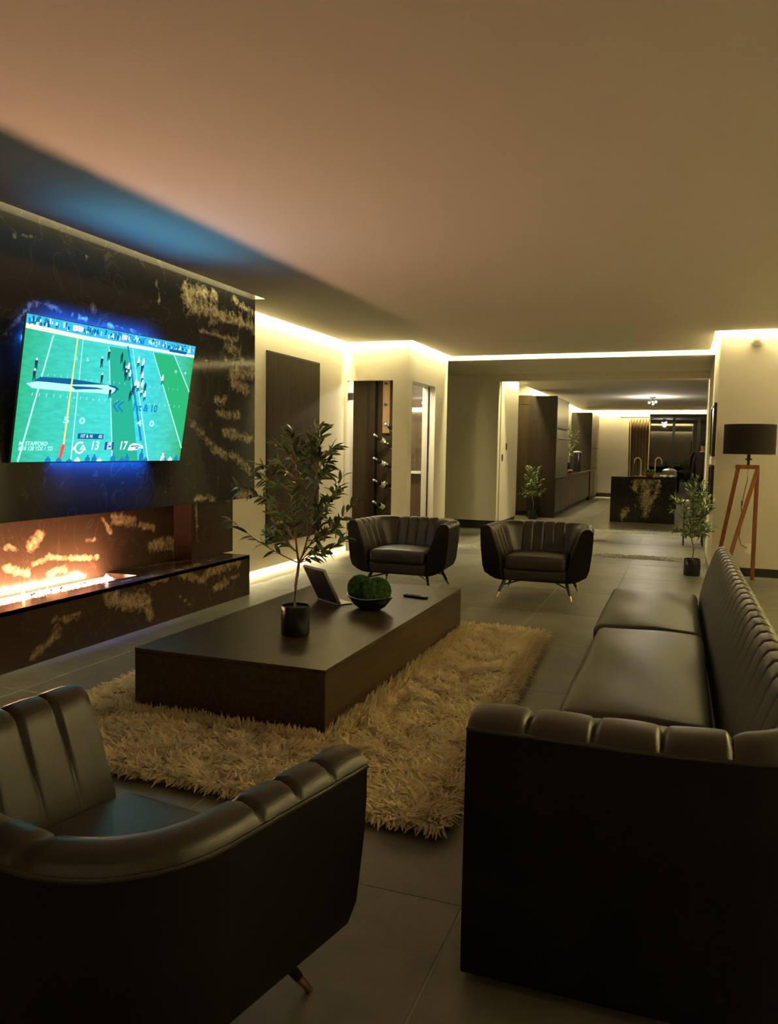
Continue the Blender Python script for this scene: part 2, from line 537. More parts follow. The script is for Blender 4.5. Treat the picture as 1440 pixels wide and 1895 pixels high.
prism(cp, [(-3.93, -2.9), (3.13, -2.9), (3.13, 10.28), (0.29, 10.28), (0.29, 12.12), (-3.46, 12.12), (-3.46, 10.23), (-4.39, 10.23), (-4.39, 7.06), (-3.93, 7.06)], ZC, ZC + 0.05)
ceil = struct(cp.build('ceiling', M['ceil']))
box('upper_ceiling', -6.6, 3.3, -3.0, 14.5, ZT, ZT + 0.1, M['ceil'], ceil)
hc = struct(box('ceiling_hall', -6.5, 0.36, 12.19, 14.5, 2.84, 3.055, M['gwall']))
kcm = MB(); prism(kcm, [(-3.13, 14.77), (3.0, 14.77), (3.0, 26.73), (-3.13, 26.73)], ZK, ZK + 0.05)
kceil = struct(kcm.build('ceiling_kitchen', M['ceil']))
box('upper_ceiling', -6.6, 3.3, 14.5, 27.0, 2.95, 3.05, M['ceil'], kceil)

# left wall, raised over its glowing gap
wl = struct(box('wall_left', -4.60, XW, -3.0, 10.3, 0.065, ZT, M['wall']))
box('gap_back', -4.62, -4.53, -3.0, 10.3, 0.0, 0.065, M['whitewall'], wl)
# wine-room front wall with door opening  (X -4.43..-3.75)
wf = MB()
wf.box(-4.46, -4.43, 10.30, 10.52, 0, ZT); wf.box(-3.755, -3.53, 10.30, 10.455, 0, ZT); wf.box(-4.43, -3.755, 10.30, 10.37, 2.385, ZT)
struct(wf.build('wall_wine_front', M['wall']))
# wine-room side wall with window opening (Y 10.42..11.52)
ws = MB()
ws.box(-3.73, -3.53, 10.45, 10.46, 0, ZT); ws.box(-3.73, -3.53, 11.54, 12.18, 0, ZT); ws.box(-3.73, -3.53, 10.46, 11.54, 2.385, ZT)
struct(ws.build('wall_wine_side', M['wall']))
wr = MB()
wr.box(-6.4, -3.73, 12.06, 12.18, 0, ZT); wr.box(-6.5, -6.4, 10.3, 12.18, 0, ZT); wr.box(-6.4, -4.46, 10.30, 10.45, 0, ZT)
struct(wr.build('wall_wine_room', M['wall']))
struct(box('ceiling_wine_room', -6.4, -3.73, 10.45, 12.06, 2.62, 2.68, M['ceil']))
# hall: grey wall, header above the kitchen opening, left corridor end
gw = MB(); gw.box(-6.5, -3.22, 14.5, 14.66, 0.15, 3.05); gw.box(-3.22, 0.37, 14.5, 14.66, 2.715, 3.05)
struct(gw.build('wall_hall', M['gwall']))
struct(box('wall_corridor', -6.6, -6.5, 12.0, 14.66, 0, 3.05, M['gwall']))
struct(box('baseboard_hall', -6.5, -3.23, 14.53, 14.65, 0, 0.15, M['skirt']))
# kitchen left wall (the receding strip beside the opening)
kl = struct(box('wall_kitchen_left', -3.40, -3.20, 14.66, 16.25, 0.12, 2.95, M['wall']))
struct(box('baseboard_kitchen', -3.39, -3.215, 14.62, 16.24, 0, 0.12, M['skirt']))
struct(box('wall_kitchen_back_left', -3.95, -3.80, 14.66, 27.0, 0, 2.95, M['wall']))
struct(box('wall_kitchen_niche', -3.80, -3.22, 18.35, 26.8, 0.9, 2.95, M['wall']))
# kitchen far wall around the glass door
kf = MB()
kf.box(-3.95, -1.06, 26.8, 26.95, 0.13, 2.95); kf.box(-1.06, 1.15, 26.8, 26.95, 2.69, 2.95); kf.box(1.15, 3.2, 26.8, 26.95, 0, 2.95)
struct(kf.build('wall_kitchen_far', M['wall']))
struct(box('baseboard_kitchen_far', -2.6, -1.07, 26.785, 26.9, 0, 0.13, M['skirt']))
struct(box('wall_kitchen_right', 3.05, 3.25, 15.6, 27.0, 0, 2.95, M['wall']))
# right-hand wall: front face, hall face, stub to the kitchen
wrt = MB(); wrt.box(0.36, 3.3, 10.35, 15.6, 0.0, ZT)
struct(wrt.build('wall_right', M['wall']))
struct(box('baseboard_right', 0.365, 3.2, 10.333, 10.352, 0, 0.10, M['skirt']))
struct(box('wall_far_right', 3.2, 3.3, -3.0, 10.35, 0, ZT, M['wall']))
struct(box('wall_back', -4.6, 3.3, -3.1, -3.0, 0, ZT, M['wall']))
# night outside the kitchen door
struct(box('wall_garden', -4.0, 4.0, 30.0, 30.1, -0.2, 3.5, M['night']))

# ------------------------------------------------------------------ fireplace
fp = thing('fireplace', 'black granite fireplace wall with gold clouds and a long open gas flame', 'fireplace', (-4.2, 4.0, 0))
fp.location = (0, 0, 0)
SLAB = [(5.84, 2.74, 5.88, 2.66, 0.06), (5.88, 2.66, 6.29, 2.64, 0.053), (5.84, 2.75, 6.29, 2.79, 0.04), (6.29, 2.64, 6.97, 2.62, 0.04), (6.57, 2.81, 6.97, 2.75, 0.023), (6.04, 2.45, 6.67, 2.46, 0.017), (6.48, 2.37, 6.67, 2.35, 0.04), (6.57, 2.06, 6.82, 2.0, 0.047), (6.29, 1.87, 6.48, 1.9, 0.027), (5.91, 1.66, 6.25, 1.43, 0.027), (6.25, 1.43, 6.67, 1.33, 0.033), (6.67, 1.33, 6.87, 1.22, 0.033), (6.43, 1.58, 6.98, 1.51, 0.03), (6.34, 1.75, 6.67, 1.74, 0.03), (5.95, 1.0, 6.25, 0.96, 0.02), (6.67, 0.99, 6.98, 0.98, 0.03), (3.9, 2.12, 4.13, 2.36, 0.023), (4.13, 2.37, 4.62, 2.33, 0.02), (4.66, 2.49, 4.71, 2.38, 0.027), (3.88, 2.74, 4.14, 2.77, 0.017), (4.63, 2.76, 4.69, 2.76, 0.017), (4.85, 2.33, 5.22, 2.3, 0.02), (5.43, 2.75, 5.47, 2.59, 0.01), (6.57, 2.14, 6.97, 2.17, 0.047), (5.9, 2.17, 7.0, 2.32, 0.004)]
HEARTH = [(4.76, 0.32, 5.2, 0.2, 0.047), (5.2, 0.18, 5.26, 0.08, 0.027), (5.2, 0.38, 5.48, 0.36, 0.02), (5.63, 0.38, 6.04, 0.25, 0.027), (6.04, 0.32, 6.59, 0.35, 0.033), (6.17, 0.16, 6.4, 0.17, 0.023), (6.21, 0.17, 6.59, 0.22, 0.017), (5.63, 0.2, 5.79, 0.09, 0.01), (4.02, 0.05, 4.26, 0.16, 0.017), (4.21, 0.25, 4.47, 0.24, 0.017)]
BACK = [(4.52, 0.7, 4.61, 0.77, 0.023), (5.43, 0.83, 5.67, 0.79, 0.027), (5.3, 0.84, 5.39, 0.72, 0.013), (5.78, 0.75, 5.97, 0.71, 0.017), (4.29, 0.57, 4.49, 0.5, 0.017), (4.54, 0.56, 4.7, 0.6, 0.013), (4.7, 0.59, 5.23, 0.53, 0.012), (4.3, 0.72, 4.39, 0.69, 0.013), (4.7, 0.47, 4.87, 0.49, 0.017), (5.11, 0.68, 5.2, 0.68, 0.01), (5.93, 0.55, 6.42, 0.54, 0.03), (6.17, 0.57, 6.33, 0.42, 0.027)]
RP = [(6.34, 0.92, 6.37, 0.54, 0.013), (6.64, 0.96, 6.93, 0.93, 0.02)]


def off(c, a, b): return [(p - a, q - b, r - a, s - b, t) for p, q, r, s, t in c]


Y0 = 0.4
stone_panel('upper_slab', (-4.0, Y0, 0.945), (0, 1, 0), (0, 0, 1), 6.99 - Y0, ZT - 0.945 - 0.002, 0.455, off(SLAB, Y0, 0.945), M['marble'], fp, bg=0.02, dim=True)
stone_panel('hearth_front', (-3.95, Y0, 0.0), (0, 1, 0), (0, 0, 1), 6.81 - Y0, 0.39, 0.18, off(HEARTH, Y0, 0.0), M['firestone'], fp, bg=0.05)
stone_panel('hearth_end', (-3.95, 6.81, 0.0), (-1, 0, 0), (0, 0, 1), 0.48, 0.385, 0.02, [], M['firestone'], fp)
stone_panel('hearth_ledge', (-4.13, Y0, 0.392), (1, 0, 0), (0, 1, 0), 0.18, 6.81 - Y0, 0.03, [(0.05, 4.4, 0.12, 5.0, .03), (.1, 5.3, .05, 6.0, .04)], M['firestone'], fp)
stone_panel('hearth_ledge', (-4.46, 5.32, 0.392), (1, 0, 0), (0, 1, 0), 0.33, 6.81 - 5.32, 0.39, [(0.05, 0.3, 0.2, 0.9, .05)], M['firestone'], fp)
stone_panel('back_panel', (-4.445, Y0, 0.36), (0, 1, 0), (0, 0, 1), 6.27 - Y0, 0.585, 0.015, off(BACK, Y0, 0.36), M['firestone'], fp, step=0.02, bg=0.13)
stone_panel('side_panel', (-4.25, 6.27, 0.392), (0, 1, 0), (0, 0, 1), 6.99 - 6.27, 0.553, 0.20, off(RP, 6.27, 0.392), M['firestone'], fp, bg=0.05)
box('burner_tray', -4.44, -4.13, Y0, 5.32, 0.30, 0.345, M['legblk'], fp)
gm = MB()
for k in range(1800):
    X = Matrix.Translation((random.uniform(-4.42, -4.15), random.uniform(2.5, 5.3), 0.35)) @ Matrix.Rotation(random.uniform(0, 6), 4, (random.random(), 1, random.random())) @ Matrix.Scale(random.uniform(.008, .016), 4)
    gm.add([(1, 0, -.7), (-.5, .87, -.7), (-.5, -.87, -.7), (0, 0, .9)], [(0, 2, 1), (0, 1, 3), (1, 2, 3), (2, 0, 3)], 0, X)
go = gm.build('fire_glass', M['gravel'], fp); go['kind'] = 'stuff'


def flame_mat():
    m, nt, b, N, L = nmat('gas_flame')
    geo = N.new('ShaderNodeNewGeometry'); sp = N.new('ShaderNodeSeparateXYZ'); L.new(geo.outputs['Position'], sp.inputs[0])
    mr = N.new('ShaderNodeMapRange'); mr.inputs['From Min'].default_value = 0.37; mr.inputs['From Max'].default_value = 0.52
    L.new(sp.outputs['Z'], mr.inputs['Value'])
    r = N.new('ShaderNodeValToRGB')
    r.color_ramp.elements[0].color = (1.0, 0.54, 0.31, 1); r.color_ramp.elements[1].color = (1.0, 0.40, 0.16, 1)
    L.new(mr.outputs[0], r.inputs['Fac'])
    e = N.new('ShaderNodeEmission'); L.new(r.outputs[0], e.inputs[0]); e.inputs[1].default_value = 142.0
    L.new(e.outputs[0], N['Material Output'].inputs[0])
    return m


M['flame'] = flame_mat()
fl = MB()
y = 3.2
while y < 5.24:
    h = random.choice([0.018, 0.022, 0.028, 0.035, 0.05]) * random.uniform(.8, 1.2)
    r = random.uniform(0.018, 0.030)
    lean = random.uniform(-.02, .02)
    X = Matrix.Translation((-4.295 + random.uniform(-.015, .015), y, 0.36)) @ Matrix.Diagonal((r * 0.8, r * 1.3, h, 1))
    fl.lathe([(0.5, 0), (1.0, 0.18), (0.85, 0.4), (0.45, 0.7), (0.05, 1.0)], 8, 0, X)
    y += r * random.uniform(1.3, 2.3)
flo = fl.build('flame', M['flame'], fp, 60); flo['label'] = 'white hot flames in a row'

# ------------------------------------------------------------------ television
W = 1.646; SX = W / 1.6
tv = thing('television', 'large flat television showing a football game on the granite wall', 'television')
yaw, til = -0.06246, 0.17828
uu = Vector((-math.sin(yaw), math.cos(yaw), 0))
vv = Vector((math.sin(til) * math.cos(yaw), math.sin(til) * math.sin(yaw), math.cos(til)))
ww = uu.cross(vv)
c0 = Vector((-3.83, 4.701, 1.784)) - uu * (W / 2) - vv * (0.45 * SX)
tv.matrix_world = Matrix(((uu.x, vv.x, ww.x, c0.x), (uu.y, vv.y, ww.y, c0.y), (uu.z, vv.z, ww.z, c0.z), (0, 0, 0, 1))) @ Matrix.Scale(SX, 4)
MB().box(-0.006, 1.606, -0.008, 0.906, -0.014, -0.003).build('bezel', M['dark'], tv, bevel=0.002)
MB().box(0.6, 1.0, 0.30, 0.62, -0.085, -0.014).build('wall_bracket', M['legblk'], tv)


def screen_mat():
    m, nt, b, N, L = nmat('lit_screen')
    tc = N.new('ShaderNodeTexCoord'); sp = N.new('ShaderNodeSeparateXYZ'); L.new(tc.outputs['Object'], sp.inputs[0])
    r = N.new('ShaderNodeValToRGB')
    cr = r.color_ramp
    cr.elements[0].position = 0.0; cr.elements[0].color = (0.03, 0.42, 0.22, 1)
    cr.elements[1].position = 1.0; cr.elements[1].color = (0.03, 0.40, 0.13, 1)
    for p, c in ((0.12, (0.045, 0.50, 0.38)), (0.45, (0.055, 0.60, 0.56)), (0.7, (0.05, 0.58, 0.62)), (0.88, (0.06, 0.52, 0.42))):
        e = cr.elements.new(p); e.color = (*c, 1)
    d = N.new('ShaderNodeMath'); d.operation = 'MULTIPLY'; d.inputs[1].default_value = 1 / 1.6
    L.new(sp.outputs[0], d.inputs[0]); L.new(d.outputs[0], r.inputs['Fac'])
    n = N.new('ShaderNodeTexNoise'); n.inputs['Scale'].default_value = 18; n.inputs['Detail'].default_value = 5
    mp = N.new('ShaderNodeMapping'); mp.inputs['Scale'].default_value = (0.6, 2.2, 1); L.new(tc.outputs['Object'], mp.inputs[0]); L.new(mp.outputs[0], n.inputs['Vector'])
    mr = N.new('ShaderNodeMapRange'); mr.inputs['From Min'].default_value = .3; mr.inputs['From Max'].default_value = .7; mr.inputs['To Min'].default_value = 0.86 * TVS; mr.inputs['To Max'].default_value = 1.12 * TVS; L.new(n.outputs['Fac'], mr.inputs['Value'])
    e = N.new('ShaderNodeEmission'); L.new(r.outputs['Color'], e.inputs[0]); L.new(mr.outputs[0], e.inputs[1])
    L.new(e.outputs[0], N['Material Output'].inputs[0])
    return m


scr = MB().add([(0, 0, 0), (1.6, 0, 0), (1.6, .9, 0), (0, .9, 0)], [(0, 1, 2, 3)]).build('screen', screen_mat(), tv)
E_ = dict(white=emis('screen_white', (0.75, 0.95, 0.95)), line=emis('screen_line', (0.42, 0.86, 0.80)), yellow=emis('screen_yellow', (0.85, 0.75, 0.20)), blue=emis('screen_blue', (0.01, 0.20, 0.46)), navy=emis('screen_navy', (0.005, 0.10, 0.26)),
          red=emis('screen_red', (0.85, 0.08, 0.07)), green=emis('screen_green', (0.022, 0.40, 0.16)), green2=emis('screen_green_dark', (0.02, 0.38, 0.26)), sky=emis('screen_sky_blue', (0.03, 0.45, 0.85)), pink=emis('screen_pink', (0.85, 0.62, 0.66)), cream=emis('screen_cream', (0.82, 0.78, 0.62)), teal=emis('screen_teal', (0.06, 0.55, 0.62)), black=emis('screen_black', (0.01, 0.05, 0.08)))


def flat(mb, pts, z):
    mb.add([(x, y, z) for x, y in pts], [tuple(range(len(pts)))])


def stroke(mb, p, q, w0, w1, z):
    dx, dy = q[0] - p[0], q[1] - p[1]; l = math.hypot(dx, dy); nx, ny = -dy / l, dx / l
    flat(mb, [(p[0] - nx * w0 / 2, p[1] - ny * w0 / 2), (q[0] - nx * w1 / 2, q[1] - ny * w1 / 2), (q[0] + nx * w1 / 2, q[1] + ny * w1 / 2), (p[0] + nx * w0 / 2, p[1] + ny * w0 / 2)][::-1], z)


def piece(name, mat, fn):
    mb = MB(); fn(mb); return mb.build(name, mat, scr)


# darker turf wedges
piece('dark_turf', E_['green2'], lambda m: flat(m, [(0.69, 0.79), (0.87, 0.79), (1.12, 0.0), (0.859, 0.0)], .0006))
piece('dark_turf', E_['green'], lambda m: flat(m, [(1.132, 0.8), (1.36, 0.8), (1.6, 0.545), (1.6, 0.10)], .0006))
# white yard lines
def yard(m):
    for p, q, a, b in (((.213, .80), (.049, 0.0), .010, .014), ((.456, .806), (.475, 0), .006, .010), ((.69, .793), (.859, 0), .006, .011), ((.918, .80), (1.231, 0), .006, .012), ((1.132, .80), (1.6, .10), .006, .012), ((1.36, .81), (1.6, .545), .006, .010)):
        stroke(m, p, q, a, b, .0012)
    for k in range(26):
        x = .1 + k * .056
        if not .9 < x < 1.12:
            stroke(m, (x, .415), (x + .003, .435), .004, .004, .0012); stroke(m, (x * .93 + .06, .545), (x * .93 + .062, .56), .003, .003, .0012)
piece('yard_line', E_['line'], yard)
piece('first_down_line', E_['yellow'], lambda m: stroke(m, (.409, .81), (.397, .115), .010, .016, .0016))
piece('scrimmage_line', E_['blue'], lambda m: stroke(m, (.867, .815), (1.126, .15), .014, .022, .0011))
# sideline and crowd
piece('sideline', E_['cream'], lambda m: flat(m, [(0, .815), (.46, .805), (.46, .83), (0, .845)], .0010))
piece('sideline', E_['white'], lambda m: flat(m, [(.46, .805), (1.6, .812), (1.6, .832), (.46, .83)], .0010))
piece('crowd_backdrop', E_['sky'], lambda m: flat(m, [(0, .838), (1.6, .832), (1.6, .9), (0, .9)], .0008))
def crowd(m, n, sd):
    rr = random.Random(sd)
    for k in range(n):
        x = rr.uniform(.01, 1.58); y0 = rr.uniform(.84, .865); w_ = rr.uniform(.006, .018); h_ = rr.uniform(.015, .034)
        flat(m, [(x, y0), (x + w_, y0), (x + w_, y0 + h_), (x, y0 + h_)], .001 + rr.random() * .0008)
for nm, mt, n, sd in (('crowd', 'white', 60, 1), ('crowd', 'blue', 90, 2), ('crowd', 'teal', 60, 3), ('crowd', 'navy', 60, 4)):
    o = piece(nm, E_[mt], lambda m: crowd(m, n, sd)); o['kind'] = 'stuff'
piece('pink_banner', E_['pink'], lambda m: flat(m, [(.36, .85), (.44, .85), (.44, .885), (.36, .885)], .0024))
piece('pink_banner', E_['pink'], lambda m: flat(m, [(.80, .85), (.85, .85), (.85, .885), (.80, .885)], .0024))
piece('down_marker', E_['red'], lambda m: flat(m, [(.366, 0), (.386, 0), (.408, .10), (.403, .116), (.388, .116), (.376, .10)], .0022))
piece('banner_board', E_['navy'], lambda m: flat(m, [(1.30, .826), (1.50, .826), (1.50, .846), (1.30, .846)], .0024))
# logo painted on the field: a long bird head
piece('field_logo', E_['line'], lambda m: (flat(m, [(.047, .487), (.098, .462), (.397, .462), (.60, .470), (.75, .468), (.815, .495), (.83, .514), (.74, .530), (.40, .520), (.155, .512)], .0013),))
piece('field_logo', E_['navy'], lambda m: (flat(m, [(.151, .536), (.10, .505), (.20, .508), (.40, .508), (.55, .520), (.725, .532), (.388, .545)], .0015), flat(m, [(.40, .50), (.62, .506), (.70, .500), (.60, .492), (.52, .486), (.44, .478)], .0016), flat(m, [(.725, .534), (.80, .528), (.835, .512), (.80, .482), (.77, .470), (.80, .498), (.80, .512), (.74, .522)], .0016)))
# players
def players(m, white):
    rr = random.Random(5)
    for (x, y, wflag) in ((.106, .60, 0), (.10, .535, 0), (.641, .668, 0), (.697, .721, 0), (.66, .56, 0), (.752, .467, 0), (.822, .716, 0), (.855, .665, 0), (.875, .628, 0), (.90, .655, 1), (.922, .605, 1), (.885, .60, 0), (.991, .707, 1), (1.04, .70, 1), (1.05, .605, 1), (1.035, .66, 0), (1.019, .532, 1), (1.06, .545, 1), (1.093, .529, 0), (.949, .461, 0), (.97, .50, 0), (1.099, .471, 1), (1.06, .50, 1), (1.268, .603, 1), (.99, .545, 1)):
        for part in range(3):
            dark = (part == 1) if wflag else (part != 2 or rr.random() < .5)
            if dark == white: continue
            if part == 0: p = [(x - .011, y), (x + .009, y + .004), (x + .012, y + .032), (x, y + .040), (x - .012, y + .03)]
            elif part == 1: p = [(x - .010, y - .028), (x - .003, y - .03), (x, y), (x + .004, y - .02), (x + .012, y - .024), (x + .010, y + .004), (x - .010, y)]
            else: p = [(x - .006, y + .034), (x + .006, y + .034), (x + .007, y + .047), (x - .005, y + .049)]
            flat(m, p, .0026 + part * .0003)
piece('player', E_['black'], lambda m: players(m, False))['kind'] = 'stuff'
piece('player', E_['white'], lambda m: players(m, True))['kind'] = 'stuff'
def front_row(m, lo):
    rr = random.Random(9)
    for x, h in ((.28, .035), (.37, .03), (.46, .02), (.53, .03), (.62, .045), (.68, .05), (.73, .02), (.86, .055), (.95, .03), (1.0, .055), (1.15, .09), (1.20, .03), (1.39, .06), (1.41, .035), (1.48, .03), (1.55, .045)):
        if (rr.random() < .7) != lo: continue
        flat(m, [(x - .025, 0), (x + .025, 0), (x + .022, h * .55), (x + .008, h * .7), (x + .008, h), (x - .008, h), (x - .008, h * .7), (x - .022, h * .55)], .0024)
piece('bench_crowd', E_['blue'], lambda m: front_row(m, True))['kind'] = 'stuff'
piece('bench_crowd', E_['white'], lambda m: front_row(m, False))['kind'] = 'stuff'


def text(body, x, y, size, mat, name, sx=1.0, shear=0.0, z=.003, bold=0.0, align='CENTER'):
    cu = bpy.data.curves.new('t', 'FONT'); cu.body = body; cu.size = size; cu.align_x = align; cu.align_y = 'CENTER'; cu.shear = shear; cu.offset = bold; cu.resolution_u = 3
    t = bpy.data.objects.new('t', cu); C.objects.link(t)
    dg = bpy.context.evaluated_depsgraph_get()
    me = bpy.data.meshes.new_from_object(t.evaluated_get(dg))
    bpy.data.objects.remove(t); bpy.data.curves.remove(cu)
    me.transform(Matrix.Translation((x, y, z)) @ Matrix.Diagonal((sx, 1, 1, 1)))
    me.materials.clear(); me.materials.append(mat)
    o = bpy.data.objects.new(name, me); C.objects.link(o); o.parent = scr
    return o


text('13', .671, .108, .085, E_['white'], 'score_digit', .95, .1, bold=.002)
text('17', .943, .110, .085, E_['white'], 'score_digit', .95, .1, bold=.002)
piece('clock_panel', E_['navy'], lambda m: flat(m, [(.765, .080), (.853, .080), (.853, .136), (.765, .136)], .0022))
text(':00', .809, .121, .036, E_['white'], 'clock_text', 1, bold=.001)
text('2nd', .809, .094, .032, E_['white'], 'clock_text', 1, bold=.001)
piece('down_panel', E_['navy'], lambda m: flat(m, [(.508, .155), (.742, .155), (.742, .191), (.508, .191)], .0022))
text('1ST & 10', .585, .173, .030, E_['white'], 'down_text', 1, bold=.0005)
text(':02', .712, .173, .030, E_['white'], 'down_text', 1, bold=.0005)
text('M. STAFFORD', .040, .116, .036, E_['line'], 'caption_text', 1.0, .2, bold=.001, align='LEFT')
text('8/18 128 YDS 1 TD', .040, .085, .036, E_['line'], 'caption_text', .92, .2, bold=.001, align='LEFT')
text('5', .395, .274, .060, E_['line'], 'yard_number', 1.7, bold=.002); text('0', .53, .274, .060, E_['line'], 'yard_number', 1.7, bold=.002)
text('4', 1.08, .279, .060, E_['line'], 'yard_number', 1.7, bold=.002); text('0', 1.215, .279, .060, E_['line'], 'yard_number', 1.7, bold=.002)
text('0', .412, .679, .035, E_['line'], 'yard_number', 1.7); text('5', .514, .679, .035, E_['line'], 'yard_number', 1.7)
text('0', 1.406, .685, .035, E_['line'], 'yard_number', 1.7); text('4', 1.515, .685, .035, E_['line'], 'yard_number', 1.7)
text('1st & 10', 1.12, .392, .075, E_['blue'], 'field_text', 1.05, bold=.002)['kind'] = 'stuff'
piece('field_arrow', E_['blue'], lambda m: [stroke(m, (.80 + d, .392), (.85 + d, .43), .014, .014, .003) or stroke(m, (.80 + d, .392), (.85 + d, .354), .014, .014, .003) for d in (0, .045)])
# ram horn emblem: an open spiral with a pointed muzzle
def ram(m):
    P = []
    for k in range(15):
        a = R(60 + k * 20); r = .040 - k * .0006
        P.append((.540 + r * 1.15 * math.cos(a), .092 + r * math.sin(a)))
    for k in range(14): stroke(m, P[k], P[k + 1], .011 + .004 * math.sin(k / 14 * PI), .011 + .004 * math.sin((k + 1) / 14 * PI), .0028)
    flat(m, [(.462, .078), (.50, .112), (.50, .080)], .0028)
    stroke(m, (.545, .080), (.565, .112), .014, .010, .0028); stroke(m, (.565, .112), (.592, .078), .012, .010, .0028); stroke(m, (.548, .086), (.58, .086), .008, .008, .0028)
piece('team_emblem', E_['white'], ram)
def hawk(m):
    flat(m, [(.995, .078), (1.012, .118), (1.045, .132), (1.11, .128), (1.15, .112), (1.16, .092), (1.12, .098), (1.09, .082), (1.05, .078)], .0026)
piece('team_emblem', E_['white'], hawk)
piece('team_emblem', E_['navy'], lambda m: (flat(m, [(1.02, .112), (1.10, .116), (1.145, .106), (1.09, .108), (1.03, .103)], .0030), flat(m, [(1.07, .099), (1.10, .103), (1.11, .096), (1.08, .090)], .0030)))
# ------------------------------------------------------------------ upholstery
def arc_path(pts, r, step=0.04):
    """Plan polyline with rounded corners -> list of (x, y, nx, ny, s); the normal points to the right-hand outside."""
    P = [Vector((p[0], p[1])) for p in pts]
    out = []
    for i, p in enumerate(P):
        if i in (0, len(P) - 1):
            out.append(p)
        else:
            a = (P[i - 1] - p).normalized(); b = (P[i + 1] - p).normalized()
            half = math.acos(max(-1, min(1, a.dot(b)))) / 2
            d = r / math.tan(half); c = p + (a + b).normalized() * (r / math.sin(half))
            s = p + a * d; e = p + b * d
            a0 = math.atan2(s.y - c.y, s.x - c.x); a1 = math.atan2(e.y - c.y, e.x - c.x)
            da = (a1 - a0 + PI) % (2 * PI) - PI
            for k in range(9):
                t = a0 + da * k / 8
                out.append(Vector((c.x + r * math.cos(t), c.y + r * math.sin(t))))
    S_ = [0]
    for i in range(1, len(out)): S_.append(S_[-1] + (out[i] - out[i - 1]).length)
    return out, S_


def sample_path(out, S_, s):
    s = max(0, min(S_[-1], s))
    for i in range(1, len(S_)):
        if s <= S_[i] + 1e-9: break
    t = (s - S_[i - 1]) / max(1e-9, S_[i] - S_[i - 1])
    p = out[i - 1].lerp(out[i], t)

    def nrm(k):
        a = out[max(0, k - 1)]; b = out[min(len(out) - 1, k + 1)]
        d = (b - a).normalized(); return Vector((-d.y, d.x))
    n = nrm(i - 1).lerp(nrm(i), t).normalized()
    return p, n


def tub(parent, path, r, prof_in, prof_out, seams, depth, m_in, m_out, m_pipe, names=('channel_upholstery', 'outer_shell', 'piping')):
    """Shell around a seat. prof_in(s) -> [(n, z, groove)], prof_out(s) -> [(n, z)] starting where prof_in ends."""
    out, S_ = arc_path(path, r)
    L = S_[-1]
    ss = set([0, L])
    k = 0
    while k < L: ss.add(round(k, 4)); k += 0.03
    for q in S_: ss.add(round(q, 4))
    for q in seams:
        for d in (0, .005, .010, .018): ss.add(round(min(L, q + d), 4)); ss.add(round(max(0, q - d), 4))
    ss = sorted(ss)
    edges = [0] + list(seams) + [L]
    rows = []; rows_o = []; pipe = []
    for s in ss:
        p, n = sample_path(out, S_, s)
        d = min(abs(s - q) for q in seams)
        lo = max([q for q in edges if q <= s + 1e-6]); hi = min([q for q in edges if q > s - 1e-6 and q > lo] or [L])
        t = (s - lo) / max(1e-6, hi - lo)
        g = -math.exp(-(d / 0.009) ** 2) + 0.55 * math.sqrt(max(0, 1 - (2 * t - 1) ** 2)) - .2
        pr = prof_in(s)
        row = []
        for i, (nn, z, w_) in enumerate(pr):
            a = pr[max(0, i - 1)]; b = pr[min(len(pr) - 1, i + 1)]
            dn, dz = b[0] - a[0], b[1] - a[1]; l = math.hypot(dn, dz) or 1
            on, oz = -dz / l, dn / l
            nn2 = nn + on * depth * g * w_; z2 = z + oz * depth * g * w_
            row.append((p.x + n.x * nn2, p.y + n.y * nn2, z2))
        rows.append(row)
        po = [(pr[-1][0], pr[-1][1])] + list(prof_out(s))
        rows_o.append([(p.x + n.x * a, p.y + n.y * a, z) for a, z in po])
        pipe.append((p.x + n.x * pr[-1][0], p.y + n.y * pr[-1][0], pr[-1][1]))
    a = MB().grid(rows)
    a.build(names[0], m_in, parent, 50)
    b = MB().grid(rows_o)
    for e in (0, -1):
        loop = rows[e] + rows_o[e][1:]
        q = len(loop)
        c = Vector((0, 0, 0))
        for p in loop: c += Vector(p)
        c /= q
        # slightly domed end panel
        d = Vector(rows[e][3]) - Vector(rows[1 if e == 0 else -2][3]); d.normalize()
        ring = [tuple(c + (Vector(p) - c) * .9 + d * .012) for p in loop]
        fs = [(i, (i + 1) % q, q + (i + 1) % q, q + i) for i in range(q)] + [tuple(range(q, 2 * q))]
        if e == 0: fs = [f[::-1] for f in fs]
        b.add(loop + ring, fs)
    b.build(names[1], m_out, parent, 35)
    MB().tube(pipe, 0.006, 6).build(names[2], m_pipe, parent, 60)


